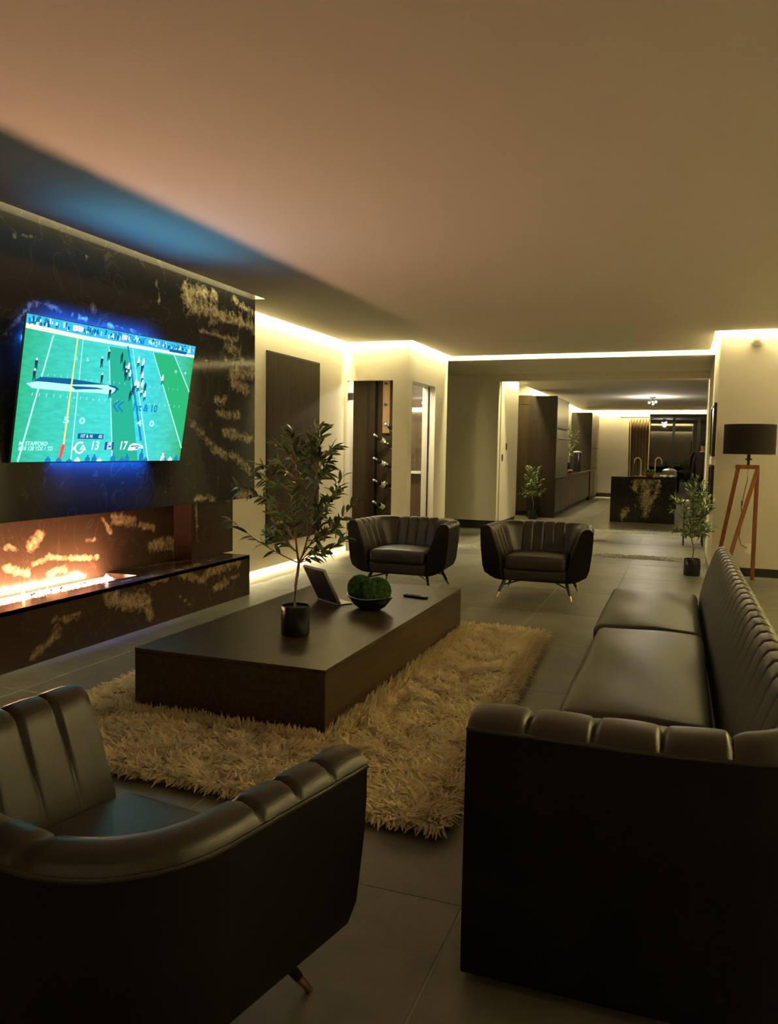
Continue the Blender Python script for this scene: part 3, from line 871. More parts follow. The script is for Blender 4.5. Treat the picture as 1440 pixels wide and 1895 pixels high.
def cushion(name, x0, x1, y0, y1, z0, z1, r, puff, mat, parent, n=14, sag=None):
    mb = MB()
    cx, cy, cz = (x0 + x1) / 2, (y0 + y1) / 2, (z0 + z1) / 2
    hx, hy, hz = (x1 - x0) / 2, (y1 - y0) / 2, (z1 - z0) / 2

    def shape(p):
        q = Vector((max(-hx + r, min(hx - r, p.x)), max(-hy + r, min(hy - r, p.y)), max(-hz + r * .9, min(hz - r * .9, p.z))))
        d = p - q
        o = q + d.normalized() * r if d.length > 1e-6 else p
        u, v = o.x / hx, o.y / hy
        o.z += puff * (1 - u * u) * (1 - v * v) * (1 if o.z > 0 else 0)
        if sag: o.z += sag(o.x + cx, o.y + cy) * (1 if o.z > 0 else 0)
        return (o.x + cx, o.y + cy, o.z + cz)

    def lin(h, k):
        inner = [-h + r + (2 * h - 2 * r) * i / k for i in range(k + 1)]
        e = [h * 1.0 - r * (1 - t) for t in (.25, .5, .75, 1)]
        return [-a for a in e[::-1]] + inner + e
    ax = [lin(hx, n), lin(hy, n), lin(hz, 2)]
    for a, b, c in ((0, 1, 2), (1, 2, 0), (2, 0, 1)):
        for sg in (-1, 1):
            rows = []
            for i in ax[a]:
                row = []
                for j in ax[b]:
                    p = [0, 0, 0]; p[a] = i; p[b] = j; p[c] = sg * (hx, hy, hz)[c]
                    row.append(shape(Vector(p)))
                rows.append(row)
            mb.grid(rows if sg < 0 else rows[::-1])
    o = mb.build(name, mat, parent)
    bm = bmesh.new(); bm.from_mesh(o.data); bmesh.ops.remove_doubles(bm, verts=bm.verts, dist=1e-4); bmesh.ops.recalc_face_normals(bm, faces=bm.faces)
    for f in bm.faces: f.smooth = True
    bm.to_mesh(o.data); bm.free()
    return o


# ------------------------------------------------------------------ armchairs (local: faces -Y)
def make_armchair():
    t = thing('armchair', '', 'armchair', (0, 0, 0), 0, 'dark leather tub armchairs')
    hw, hb, yf, yb = 0.325, 0.285, -0.37, 0.175

    def pin(s):
        return [(0.0, 0.30, 0), (0.012, 0.40, .25), (0.035, 0.47, .5), (0.06, 0.54, .7), (0.082, 0.60, .9), (0.100, 0.65, 1), (0.115, 0.685, 1), (0.140, 0.706, 1), (0.170, 0.712, 1), (0.198, 0.704, 1), (0.216, 0.688, .7), (0.224, 0.668, 0)]

    def pout(s):
        return [(0.224, 0.60), (0.219, 0.50), (0.208, 0.40), (0.197, 0.31), (0.172, 0.243), (0.112, 0.205), (0.055, 0.182), (-0.02, 0.172)]
    L0 = 0.545
    path = [(-hw, yf), (-hb, yb), (hb, yb), (hw, yf)]
    out, S_ = arc_path(path, 0.07); L = S_[-1]
    arm = L0 - 0.07; c = 0.11
    seams = [arm * .27, arm * .54, arm * .80]
    b0 = arm + c; bw = L - 2 * b0
    seams += [b0 + bw * k for k in (0, .25, .5, .75, 1.0)]
    seams += [L - q for q in seams[:3]][::-1]
    tub(t, path, 0.07, pin, pout, sorted(seams), 0.009, M['leather'], M['shadeleather'], M['piping'])
    MB().box(-.33, .33, -.36, .24, .166, .30).build('seat_base', M['leather'], t, bevel=.045, seg=4)
    cushion('seat_cushion', -.300, .300, -.385, .185, .285, .415, .045, .022, M['leather'], t)
    for sx in (-1, 1):
        for sy in (-1, 1):
            a = Vector((sx * .30, -.28 if sy < 0 else .20, .175)); b = Vector((sx * .365, -.385 if sy < 0 else .29, 0.0))
            m = a.lerp(b, .72)
            lg = MB().tube([a, m], [.019, .0135], 12).build('leg', M['legblk'], t, 50)
            MB().tube([m, b], [.0138, .0095], 12).build('brass_tip', M['brass'], lg, 50)
    for sx in (-1, 1):
        MB().tube([(sx * .322, -.316, .115), (sx * .10, -.06, .160), (sx * -.0, 0.0, .168)], .008, 8).build('stretcher', M['legblk'], t, 50)
        MB().tube([(sx * .322, .23, .115), (sx * .10, .06, .160), (sx * -.0, 0.0, .168)], .008, 8).build('stretcher', M['legblk'], t, 50)
    return t


ch = make_armchair()
ch.location = (-1.294, 1.509, 0); ch.rotation_euler = (0, 0, R(180 - 8))
ch['label'] = 'dark leather tub armchair in the left foreground seen from behind'
c2 = copy_tree(ch); c2.location = (-1.335, 8.12, 0); c2.rotation_euler = (0, 0, R(2))
c2['label'] = 'dark tub armchair beyond the coffee table nearer the hallway and sofa'
c3 = copy_tree(ch); c3.location = (-2.70, 7.97, 0); c3.rotation_euler = (0, 0, R(-1))
c3['label'] = 'dark tub armchair beyond the coffee table in front of the wine room'

# ------------------------------------------------------------------ sofa
so = thing('sofa', 'long dark leather sofa with channelled back and low arm darkened with painted shade', 'sofa', (0, 0, 0))


def lerp_prof(a, b, t): return [tuple(x + (y - x) * t for x, y in zip(p, q)) for p, q in zip(a, b)]


spath = [(0.155, 6.28), (0.20, 2.25), (-0.515, 2.25)]
s_out, s_S = arc_path(spath, 0.05)
SL = s_S[-1]
ARM_I = [(-.01, .30, 0), (-.005, .42, .0), (0.0, .52, .1), (.005, .60, .2), (.010, .66, .5), (.018, .695, .8), (.034, .718, 1), (.065, .732, 1), (.105, .738, 1), (.155, .735, 1), (.196, .724, .8), (.216, .705, 0)]
BACK_I = [(-.01, .30, 0), (.002, .42, .0), (.022, .52, .05), (.044, .60, .0), (.066, .665, .1), (.082, .712, .5), (.098, .748, 1), (.116, .770, 1), (.140, .776, 1), (.166, .766, 1), (.184, .746, .8), (.194, .715, 0)]
ARM_O = [(.220, .66), (.224, .50), (.226, .30), (.226, .12), (.224, .03), (.215, .020), (-.05, .02)]
BACK_O = [(.200, .66), (.208, .50), (.210, .30), (.206, .12), (.200, .03), (.190, .020), (-.05, .02)]


def st(s):
    t = (SL - s - .50) / .34
    t = max(0, min(1, t)); return t * t * (3 - 2 * t)


sseams = [SL - q for q in [.155, .325, .495, .66] + list(np.arange(.86, SL - .05, .150))]
tub(so, spath, 0.05, lambda s: lerp_prof(ARM_I, BACK_I, st(s)), lambda s: lerp_prof(ARM_O, BACK_O, st(s)), sorted(float(x) for x in sseams), 0.015, M['leather'], M['shadeleather'], M['piping'])
MB().box(-.43, .24, 2.2, 6.27, .05, .30).build('seat_base', M['shadeleather'], so, bevel=.02)
cy = [2.262, 3.16, 4.86, 6.28]
for k in range(3):
    f = -.41 - .03 * k
    cushion('seat_cushion', f, .165 - .012 * k, cy[k] + .004, cy[k + 1] - .004, .292, .415, .05, .03, M['leather'], so, sag=lambda x, y: .004 * math.sin(x * 11 + y * 7))
for x in (-.40, .20):
    for y in (2.15, 4.2, 6.1):
        MB().lathe([(.022, 0), (.028, .04)], 12).build('foot', M['legblk'], so, 40, loc=(x, y, 0))

# ------------------------------------------------------------------ rug
rug = thing('shag_rug', 'cream shag rug with ragged edges under the coffee table', 'rug', (0, 0, 0))
RX0, RX1, RY0, RY1 = -3.12, -0.86, 2.78, 6.22
base = MB().box(RX0 + .02, RX1 - .02, RY0 + .02, RY1 - .02, 0.003, 0.012, 0, Matrix(((1, -.045, 0, .189), (0, 1, 0, 0), (0, 0, 1, 0), (0, 0, 0, 1)))).build('rug_backing', M['rugb'], rug)
TX0, TX1, TY0, TY1 = -2.74, -1.60, 3.49, 6.06


def shag(n):
    X = RNG.uniform(RX0, RX1, n); Y = RNG.uniform(RY0, RY1, n)
    XS = X - .045 * (Y - 4.2)
    keep = ~((XS > TX0 + .03) & (XS < TX1 - .03) & (Y > TY0 + .03) & (Y < TY1 - .03))
    X = X[keep]; Y = Y[keep]; XS = XS[keep]; n = len(X)
    # neighbouring strands fall the same way: clumps
    ph = np.sin(X * 13 + 3 * np.sin(Y * 7)) * 2.2 + np.cos(Y * 15 + 2 * np.sin(X * 9)) * 2.2
    A = ph + RNG.normal(0, .8, n)
    # near the border the strands lean outwards
    for val, ang in (((RX1 - X), 0.0), ((X - RX0), PI), ((RY1 - Y), PI / 2), ((Y - RY0), -PI / 2)):
        wgt = np.clip(1 - val / .07, 0, 1)
        A = np.where(wgt > .3, ang + RNG.normal(0, .6, n), A)
    near = np.hypot(X + 1.4, Y - 2.2)
    Ln = RNG.uniform(.045, .085, n); Wd = RNG.uniform(.004, .0085, n)
    lean = RNG.uniform(.5, 1.1, n)
    # strands keep off the table's sides
    inx = (XS > TX0 - .09) & (XS < TX1 + .09) & (Y > TY0 - .09) & (Y < TY1 + .09)
    dx = np.where(XS < TX0, PI, np.where(XS > TX1, 0.0, np.where(Y < TY0, -PI / 2, PI / 2)))
    A = np.where(inx, dx + RNG.normal(0, .5, n), A)
    lean = np.where(inx, RNG.uniform(.1, .5, n), lean)
    dX, dY = np.cos(A), np.sin(A); sX, sY = -dY, dX
    V = np.zeros((n, 6, 3), np.float32)
    z0 = 0.008
    for k, (t, wk) in enumerate(((0, 1.0), (.55, .9), (1.0, .25))):
        hx = np.sin(lean * t * 1.3) * Ln * t; hz = np.cos(lean * t * 1.35) * Ln * t
        V[:, 2 * k, 0] = X + dX * hx - sX * Wd * wk; V[:, 2 * k, 1] = Y + dY * hx - sY * Wd * wk; V[:, 2 * k, 2] = z0 + hz
        V[:, 2 * k + 1, 0] = X + dX * hx + sX * Wd * wk; V[:, 2 * k + 1, 1] = Y + dY * hx + sY * Wd * wk; V[:, 2 * k + 1, 2] = z0 + hz
    V[:, :, 0] -= .045 * (V[:, :, 1] - 4.2)      # the rug lies a little askew
    ids = (np.arange(n) * 6)[:, None, None]
    F = (np.array([[0, 1, 3, 2], [2, 3, 5, 4]])[None] + ids).reshape(-1)
    me = bpy.data.meshes.new('pile')
    me.vertices.add(n * 6); me.vertices.foreach_set('co', V.reshape(-1))
    me.loops.add(len(F)); me.loops.foreach_set('vertex_index', F.astype(np.int32))
    me.polygons.add(n * 2); me.polygons.foreach_set('loop_start', np.arange(0, len(F), 4, dtype=np.int32))
    me.polygons.foreach_set('use_smooth', np.ones(n * 2, bool))
    me.materials.append(M['rugp']); me.update(); me.validate()
    o = bpy.data.objects.new('pile', me); C.objects.link(o); o.parent = rug; o['kind'] = 'stuff'


shag(130000)

# ------------------------------------------------------------------ coffee table
ct = thing('coffee_table', 'low block-shaped coffee table in dark brown veneer on the rug', 'table', (0, 0, 0))
cx0, cx1, cy0, cy1 = -2.735, -1.605, 3.50, 6.05
box('top', cx0, cx1, cy0, cy1, .338, .36, M['tablewood'], ct, .0025)
mbt = MB(); mbt.box(cx0 + .001, cx1 - .001, cy0 + .001, cy0 + .02, .013, .337)
mbt.build('end_panel', M['tablewood'], ct, bevel=.001)
MB().box(cx0 + .001, cx1 - .001, cy1 - .02, cy1 - .001, .013, .337).build('end_panel', M['tablewood'], ct, bevel=.001)
MB().box(cx0 + .001, cx0 + .02, cy0 + .021, cy1 - .021, .013, .337).build('side_panel', M['tablewood'], ct, bevel=.001)
MB().box(cx1 - .02, cx1 - .001, cy0 + .021, cy1 - .021, .013, .337).build('side_panel', M['tablewood'], ct, bevel=.001)

# ------------------------------------------------------------------ plants
def leaf_mesh(name, ln, wd, mat, curl=0.25):
    v = []; N_ = 5
    for i in range(N_):
        t = i / (N_ - 1); w_ = wd * math.sin(PI * min(1, .08 + t * .92)) ** .8 * (1 if i < N_ - 1 else 0.05)
        x = ln * t; z = -curl * ln * t * t
        v += [(x, -w_ / 2, z + w_ * .18), (x, 0, z), (x, w_ / 2, z + w_ * .18)]
    f = []
    for i in range(N_ - 1):
        a = i * 3
        f += [(a, a + 1, a + 4, a + 3), (a + 1, a + 2, a + 5, a + 4)]
    return v, f


def plant_pot(name, r, h, parent):
    o = MB().lathe([(r * .96, 0), (r, .006), (r, h - .004), (r * .985, h), (r * .93, h), (r * .92, h - .02)], 32, cap1=False).build(name, M['pot'], parent, 40)
    MB().lathe([(r * .925, h - .03), (r * .925, h - .018), (r * .4, h - .008)], 24).build('soil', M['soil'], parent, 60)
    return o


def frame_to(d, roll):
    d = d.normalized(); u = Vector((0, 0, 1))
    y = u.cross(d)
    if y.length < .1: y = Vector((0, 1, 0)).cross(d)
    y.normalize(); z = d.cross(y)
    m = Matrix(((d.x, y.x, z.x), (d.y, y.y, z.y), (d.z, y.z, z.z)))
    return m @ Matrix.Rotation(roll, 3, 'X')


def bez(p0, p1, p2, n):
    return [(p0 * (1 - t) ** 2 + p1 * 2 * t * (1 - t) + p2 * t * t) for t in [i / n for i in range(n + 1)]]


# table olive tree
to = thing('olive_tree', 'tall potted olive tree standing on the coffee table', 'plant', (-2.09, 4.13, .3605))
plant_pot('pot', .083, .172, to)
Z0 = .155
fork = Vector((.02, .0, .42))
st1 = [Vector((-.005, 0, Z0)), Vector((-.002, .004, .28)), Vector((.012, .0, .36)), fork]
MB().tube(st1, [.0105, .0095, .009, .0085], 10).build('trunk', M['bark'], to, 60)
LEN = [leaf_mesh('leaf', l, w_, None, c) for l, w_, c in ((.080, .021, .18), (.070, .019, .40), (.060, .018, .05))]
lmesh = []
for k, (v, f) in enumerate(LEN):
    for mt in ('leaf', 'leaf2', 'leaf'):
        mb = MB(); mb.add(v, f); lmesh.append(mb.mesh('leaf', M[mt], 80))
rl = random.Random(21)
nleaf = 0
extra = MB()
# (x, z) of branch tips relative to the pot, and where they leave the stem
tips = [(-.30, .86), (-.40, .66), (-.24, 1.03), (-.16, 1.12), (-.06, 1.20), (.05, 1.22), (.14, 1.20), (.19, 1.10), (.36, .94), (.39, .80), (.30, .70), (.20, .52), (-.13, .60), (.08, 1.05), (-.06, .93), (.14, .92), (.25, .80), (-.22, .78), (-.02, 1.0), (.24, .96), (.30, .58), (-.30, .74), (.10, 1.12), (.02, .85), (-.14, 1.0), (.34, .66), (.27, .88), (.18, .66), (.0, 1.12), (.08, 1.16), (.18, 1.02), (-.18, .92), (.20, .84), (-.08, .80), (-.20, .66)]
stems = [(Vector((-.01, .0, .62)), 0), (Vector((.05, 0, .62)), 1)]
mainA = bez(fork, Vector((-.03, .0, .66)), Vector((.0, .01, .98)), 8)
mainB = bez(fork, Vector((.10, -.01, .55)), Vector((.13, .0, .95)), 8)
MB().tube(mainA, [.0075 - .0005 * i for i in range(9)], 8).build('stem', M['bark'], to, 60)
MB().tube(mainB, [.007 - .0005 * i for i in range(9)], 8).build('stem', M['bark'], to, 60)
for i, (tx, tz) in enumerate(tips):
    dep = rl.uniform(-.20, .20)
    tip = Vector((tx, dep, tz - .01))
    src = mainB if tx > .06 else mainA
    cand = [p for p in src if p.z < tip.z - .08] or [src[0]]
    p0 = cand[-1] if tz > .95 else rl.choice(cand[-4:])
    mid = p0.lerp(tip, .5) + Vector((rl.uniform(-.03, .03), rl.uniform(-.03, .03), -.03 if abs(tx) > .25 else .02))
    br = bez(p0, mid, tip, 12)
    MB().tube(br, [.0042 - .00026 * k for k in range(13)], 6).build('branch', M['bark'], to, 60)
    for k in range(3, 13):
        for sd in (-1, 1):
            d = (br[min(12, k + 1)] - br[k - 1]).normalized()
            side = Vector((rl.uniform(-1, 1), rl.uniform(-1, 1), rl.uniform(-.5, .9)))
            side = (side - d * side.dot(d)).normalized() * sd
            dr = d * rl.uniform(.55, 1.1) + side * .75
            m3 = frame_to(dr, rl.uniform(-1, 1))
            X = Matrix.Translation(br[k]) @ m3.to_4x4() @ Matrix.Scale(rl.uniform(.85, 1.3), 4)
            vi = rl.randrange(9)
            if nleaf < 290:
                o = bpy.data.objects.new('leaf', lmesh[vi]); C.objects.link(o); o.parent = to; o.matrix_local = X
            else:
                extra.add(*LEN[vi // 3], 0, X)
            nleaf += 1
    if i % 2 == 0:
        q = MB()
        pz = br[rl.randrange(8, 12)]
        q.lathe([(.001, -.012), (.007, -.009), (.0095, 0), (.007, .009), (.001, .012)], 8)
        o = q.build('olive', M['olive'], to, 80); o.location = pz + Vector((rl.uniform(-.015, .015), -.012, -.012))
eo = extra.build('foliage', M['leaf'], to, 80); eo['kind'] = 'stuff'


def small_tree(name, label, loc, h0, h1, wd, pot_r, pot_h, seed, nb=26, lsz=.07, bare=False, mats=('leaf', 'leaf2'), potmat=True, z0=0):
    t = thing(name, label, 'plant', loc)
    r_ = random.Random(seed)
    if potmat: plant_pot('pot', pot_r, pot_h, t)
    tr = [Vector((0, 0, pot_h - .03)), Vector((.01, 0, (pot_h + h0) / 2)), Vector((-.02, .01, h0)), Vector((.01, 0, h0 + (h1 - h0) * .5))]
    MB().tube(tr, [.011, .010, .009, .006], 8).build('trunk', M['bark'], t, 60)
    fol = [MB(), MB()]; bm_ = MB()
    for i in range(nb):
        a = r_.uniform(0, 2 * PI); rr = wd * math.sqrt(r_.uniform(.15, 1)); zz = r_.uniform(h0 + .02, h1)
        shp = math.sin(PI * min(1, max(.0, (zz - h0) / (h1 - h0) * .8 + .22)))
        tip = Vector((math.cos(a) * rr * (.35 + .65 * shp), math.sin(a) * rr * (.35 + .65 * shp), zz))
        p0 = tr[2].lerp(tr[3], max(0, min(1, (zz - h0) / (h1 - h0) - .25)))
        br = bez(p0, p0.lerp(tip, .55) + Vector((0, 0, .04)), tip, 8)
        bm_.tube(br, [.004 - .0004 * k for k in range(9)], 5)
        for k in range(2, 9):
            for sd in (-1, 1, 0):
                d = (br[min(8, k + 1)] - br[k - 1]).normalized()
                side = Vector((r_.uniform(-1, 1), r_.uniform(-1, 1), r_.uniform(-.6, 1))).normalized()
                m3 = frame_to(d * r_.uniform(.4, 1.1) + side * .8, r_.uniform(-1, 1))
                v, f = LEN[r_.randrange(3)]
                fol[0 if r_.random() < .6 else 1].add(v, f, 0, Matrix.Translation(br[k]) @ m3.to_4x4() @ Matrix.Scale(lsz / .075 * r_.uniform(.7, 1.2), 4))
    bo = bm_.build('branch', M['bark'], t, 60); bo['kind'] = 'stuff'
    for k in (0, 1):
        o = fol[k].build('foliage', M[mats[k]], t, 80); o['kind'] = 'stuff'
    return t


small_tree('olive_tree', 'small olive tree in a black pot on the hallway floor', (.15, 10.13, 0), .44, 1.17, .30, .095, .20, 4, nb=44, lsz=.075)
small_tree('olive_tree', 'olive tree standing in front of the tall dark kitchen cabinet', (-2.98, 17.05, 0), .45, 1.16, .32, .10, .20, 6, nb=34, lsz=.085)
small_tree('olive_tree', 'pale green tree in a vase on the kitchen worktop', (-2.86, 21.3, .925), .42, 1.20, .34, .07, .24, 8, nb=34, lsz=.10, mats=('leaf2', 'leaf2'))

# ------------------------------------------------------------------ things on the coffee table
bw = thing('bowl', 'dark boat-shaped bowl with a pale rim holding two moss balls', 'bowl', (-1.965, 4.995, .3605), R(-30))
rows = []
for k in range(25):
    a = 2 * PI * k / 24
    ca, sa = math.cos(a), math.sin(a)
    e = 2 / 3.2
    x = math.copysign(abs(ca) ** e, ca); y_ = math.copysign(abs(sa) ** e, sa)
    rows.append([(x * l, y_ * wq, z + lift * x * x) for l, wq, z, lift in ((.0, .0, 0, 0), (.075, .05, 0, 0), (.115, .08, .025, 0), (.158, .112, .070, .014), (.170, .120, .082, .016), (.158, .110, .084, .016), (.10, .07, .026, 0), (.0, .0, .02, 0))])
MB().grid([r_[:5] for r_ in rows]).build('outer_shell', M['pot'], bw, 60)
MB().grid([r_[3:6] for r_ in rows]).build('rim', M['rim'], bw, 60)
MB().grid([r_[5:] for r_ in rows]).build('inner_shell', M['pot'], bw, 60)


def moss(label, loc, r):
    t = thing('moss_ball', label, 'moss ball', loc)
    bm = bmesh.new(); bmesh.ops.create_icosphere(bm, subdivisions=4, radius=r * .95)
    me = bpy.data.meshes.new('core'); bm.to_mesh(me); bm.free(); me.materials.append(M['moss'])
    o = bpy.data.objects.new('core', me); C.objects.link(o); o.parent = t
    f = MB(); r_ = random.Random(int(r * 1e4))
    for k in range(9000):
        d = Vector((r_.gauss(0, 1), r_.gauss(0, 1), r_.gauss(0, 1))).normalized()
        a = Vector((r_.gauss(0, 1), r_.gauss(0, 1), r_.gauss(0, 1))); a = (a - d * a.dot(d)).normalized()
        p = d * r * .93; l = r_.uniform(.008, .018)
        tip = p + d * l + a * r_.uniform(-.006, .006)
        f.add([p - a * .0016, p + a * .0016, tip], [(0, 1, 2)])
    q = f.build('moss_tuft', M['moss'], t); q['kind'] = 'stuff'
    return t


moss('green moss ball at the back of the boat-shaped bowl', (-2.055, 5.045, .492), .085)
moss('green moss ball at the front of the boat-shaped bowl', (-1.895, 4.95, .495), .092)

tf = thing('tablet_frame', 'dark tablet leaning on a stand on the coffee table', 'tablet', (0, 0, 0))
wv = Vector((.234, -.156, 0)); uv_ = Vector((-.09, -.10, .255)); uv_ = uv_ - wv * (uv_.dot(wv) / wv.dot(wv)); nv = wv.cross(uv_).normalized()
p0 = Vector((-2.425, 5.178, .3625))
X = Matrix(((wv.normalized().x, uv_.normalized().x, nv.x, p0.x), (wv.normalized().y, uv_.normalized().y, nv.y, p0.y), (wv.normalized().z, uv_.normalized().z, nv.z, p0.z), (0, 0, 0, 1)))
wl_, ul_ = wv.length, uv_.length
MB().box(0.006, wl_ - .006, 0.006, ul_ - .006, -.004, .010, 0, X).build('tablet_body', M['frame'], tf, bevel=.002)
MB().box(0, wl_, ul_ - .006, ul_, -.006, .012, 0, X).box(wl_ - .006, wl_, 0, ul_ - .0065, -.006, .012, 0, X).box(0, .006, 0, ul_ - .0065, -.006, .012, 0, X).build('edge_trim', M['frameedge'], tf)
bd = (Vector((uv_.x, uv_.y, 0))).normalized()
mb = MB()
q = [p0 + bd * .02, p0 + wv + bd * .02, p0 + wv - bd * .10, p0 - bd * .10]
mb.add([(a.x, a.y, .3605) for a in q] + [(a.x, a.y, .3695) for a in q], [(0, 3, 2, 1), (4, 5, 6, 7), (0, 1, 5, 4), (1, 2, 6, 5), (2, 3, 7, 6), (3, 0, 4, 7)])
mb.build('stand', M['frameedge'], tf, bevel=.002)

rc = thing('remote_control', 'black remote control lying on the far end of the coffee table', 'remote', (-1.81, 5.525, .3605), R(-12))
MB().box(-.095, .095, -.022, .022, .0, .016).build('body', M['pot'], rc, bevel=.005, seg=3)
for k in range(5):
    for j in (-1, 1):
        MB().lathe([(.005, .016), (.005, .0185), (.003, .0195)], 8).build('button', M['frame'], rc, 40, loc=(-.07 + k * .026, j * .009, 0))

# ------------------------------------------------------------------ wall things
wp = thing('wall_panel', 'tall dark brown panel mounted on the left wall behind the olive tree', 'panel', (0, 0, 0))
box('panel_face', XW + .006, XW + .024, 8.06, 9.40, .35, 2.515, M['walnut'], wp)
fm = MB(); fm.box(XW, XW + .022, 8.04, 8.058, .33, 2.535); fm.box(XW, XW + .022, 9.402, 9.42, .33, 2.535); fm.box(XW, XW + .022, 8.058, 9.402, .33, .348); fm.box(XW, XW + .022, 8.058, 9.402, 2.517, 2.535)
fm.build('panel_edge', M['dark'], wp)
sd = thing('smoke_detector', 'round white smoke detector high on the right wall', 'detector', (.755, 10.35, 2.79))
XR = Matrix.Rotation(R(90), 4, 'X')
MB().lathe([(.075, 0), (.078, .008), (.070, .022), (.058, .026)], 28, 0, XR).build('body', M['white'], sd, 40)
MB().lathe([(.052, .026), (.050, .034), (.035, .040), (.012, .042)], 28, 0, XR).build('sensor_dome', M['white'], sd, 40)
ol = thing('wall_outlet', 'small white outlet plate low on the right wall by the lamp', 'outlet', (.77, 10.35, .33))
box('plate', -.04, .04, -.008, 0, -.06, .06, M['white'], ol, .002)
for z in (-.025, .025): box('socket', -.016, .016, -.0105, -.0085, z - .015, z + .015, M['whitewall'], ol)
for k, (y_, z, lab) in enumerate(((15.16, 1.53, 'small dark control plate on the kitchen passage wall, upper one'), (14.82, 1.32, 'small dark switch on the kitchen passage wall corner, lower one'))):
    s = thing('wall_switch', lab, 'switch', (-3.20, y_, z))
    box('plate', 0, .010, -.04, .04, -.065, .065, M['dark'], s, .002); box('rocker', .0105, .014, -.02, .02, -.035, .035, M['frame'], s)
for z0, z1, ya, yb, lab in ((1.42, 2.08, 10.62, 11.72, 'dark framed picture on the hallway wall, upper of two'), (.76, 1.31, 10.62, 11.60, 'dark framed picture on the hallway wall, lower of two')):
    p = thing('wall_picture', lab, 'picture', (0, 0, 0))
    f = MB(); f.box(.325, .36, ya, ya + .03, z0, z1); f.box(.325, .36, yb - .03, yb, z0, z1); f.box(.325, .36, ya + .03, yb - .03, z0, z0 + .03); f.box(.325, .36, ya + .03, yb - .03, z1 - .03, z1)
    f.build('frame', M['dark'], p); box('picture_glass', .338, .358, ya + .03, yb - .03, z0 + .03, z1 - .03, M['frame'], p)

# ------------------------------------------------------------------ floor lamp
fl_ = thing('floor_lamp', 'wooden tripod floor lamp with a wide black drum shade', 'lamp', (.69, 9.86, 0))
MB().lathe([(.272, 1.455), (.272, 1.785)], 48, cap0=False, cap1=False).lathe([(.268, 1.785), (.268, 1.455)], 48, cap0=False, cap1=False).build('lamp_shade', M['shade'], fl_, 60)
rg = MB()
for z in (1.456, 1.784):
    rg.tube([(.27 * math.cos(a), .27 * math.sin(a), z) for a in [2 * PI * k / 48 for k in range(49)]], .004, 6)
for k in range(3):
    a = 2 * PI * k / 3; rg.tube([(0, 0, 1.47), (.27 * math.cos(a), .27 * math.sin(a), 1.47)], .003, 6)
rg.build('shade_ring', M['dark'], fl_, 60)
MB().lathe([(.016, 1.335), (.016, 1.385), (.030, 1.39), (.040, 1.405), (.020, 1.41), (.018, 1.50)], 16).build('lamp_holder', M['dark'], fl_, 40)
MB().lathe([(.014, 1.50), (.030, 1.53), (.032, 1.56), (.012, 1.60)], 16).build('bulb', M['white'], fl_, 50)


def bar(a, b, w_, d_, name):
    a = Vector(a); b = Vector(b); dr = (b - a).normalized(); x = Vector((1, 0, 0)); x = (x - dr * x.dot(dr)).normalized(); y_ = dr.cross(x)
    m = MB(); v = []
    for p in (a, b):
        for sx, sy in ((-1, -1), (1, -1), (1, 1), (-1, 1)): v.append(p + x * sx * w_ / 2 + y_ * sy * d_ / 2)
    m.add(v, [(0, 3, 2, 1), (4, 5, 6, 7), (0, 1, 5, 4), (1, 2, 6, 5), (2, 3, 7, 6), (3, 0, 4, 7)])
    return m.build(name, M['lampwood'], fl_, bevel=.003)


box('leg_head', -.135, .115, -.03, .03, 1.29, 1.335, M['lampwood'], fl_, .004)
bar((-.105, .012, 1.29), (-.295, .22, .003), .045, .032, 'leg')
bar((.095, -.012, 1.29), (-.235, -.26, .003), .045, .032, 'leg')
bar((.098, .03, 1.29), (.115, .20, .003), .045, .032, 'leg')
MB().tube([(0, 0, 1.335), (-.005, .0, 1.15), (-.03, .0, 1.0), (-.05, .02, .85), (-.03, .08, .70), (-.05, .15, .50), (-.02, .25, .40), (.03, .40, .36), (.06, .47, .345)], .004, 6).build('power_cord', M['dark'], fl_, 60)
MB().lathe([(.008, -.03), (.009, 0), (.008, .03)], 8).build('cord_switch', M['dark'], fl_, 40, loc=(-.045, .012, .90))

# ------------------------------------------------------------------ wine room
dr = thing('door_1', 'clear glass wine room door with two black hinges', 'door', (0, 0, 0)); dr['kind'] = 'structure'
del dr['category']; del dr['label']
box('door_glass', -4.395, -3.775, 10.345, 10.357, .012, 2.375, M['glass'], dr)
for z in (.30, 2.12): box('hinge', -4.43, -4.365, 10.335, 10.367, z, z + .10, M['dark'], dr, .002)
wn = struct(thing('window_1', 'x', 'x')); del wn['category']; del wn['label']
box('window_glass', -3.637, -3.628, 10.47, 11.53, .012, 2.375, M['glass'], wn)
box('window_frame', -3.640, -3.622, 11.525, 11.54, .0, 2.385, M['dark'], wn)
rw = thing('wine_rack', 'dark wood wine wall with lit peg board and white capped bottles', 'wine rack', (0, 0, 0))
box('back_board', -6.3, -3.85, 11.98, 12.055, 0, 2.60, M['walnut'], rw)
box('side_board', -4.72, -4.62, 11.86, 11.98, 0, 2.60, M['cabinet'], rw)
pb = box('peg_board', -4.515, -4.40, 11.925, 11.975, 1.70, 2.60, M['pegwood'], rw)
box('peg_board', -4.355, -4.25, 11.90, 11.975, 0, 2.60, M['walnut'], rw)
for z in (1.85, 2.15, 2.48):
    MB().lathe([(.016, 0), (.016, .05), (.02, .055)], 10, 0, Matrix.Rotation(R(90), 4, 'X')).build('peg', M['dark'], rw, 40, loc=(-4.455, 11.925, z))
for z in (1.62, 2.02, 2.4):
    MB().lathe([(.013, 0), (.013, .05), (.017, .055)], 10, 0, Matrix.Rotation(R(90), 4, 'X')).build('peg', M['dark'], rw, 40, loc=(-4.30, 11.90, z))


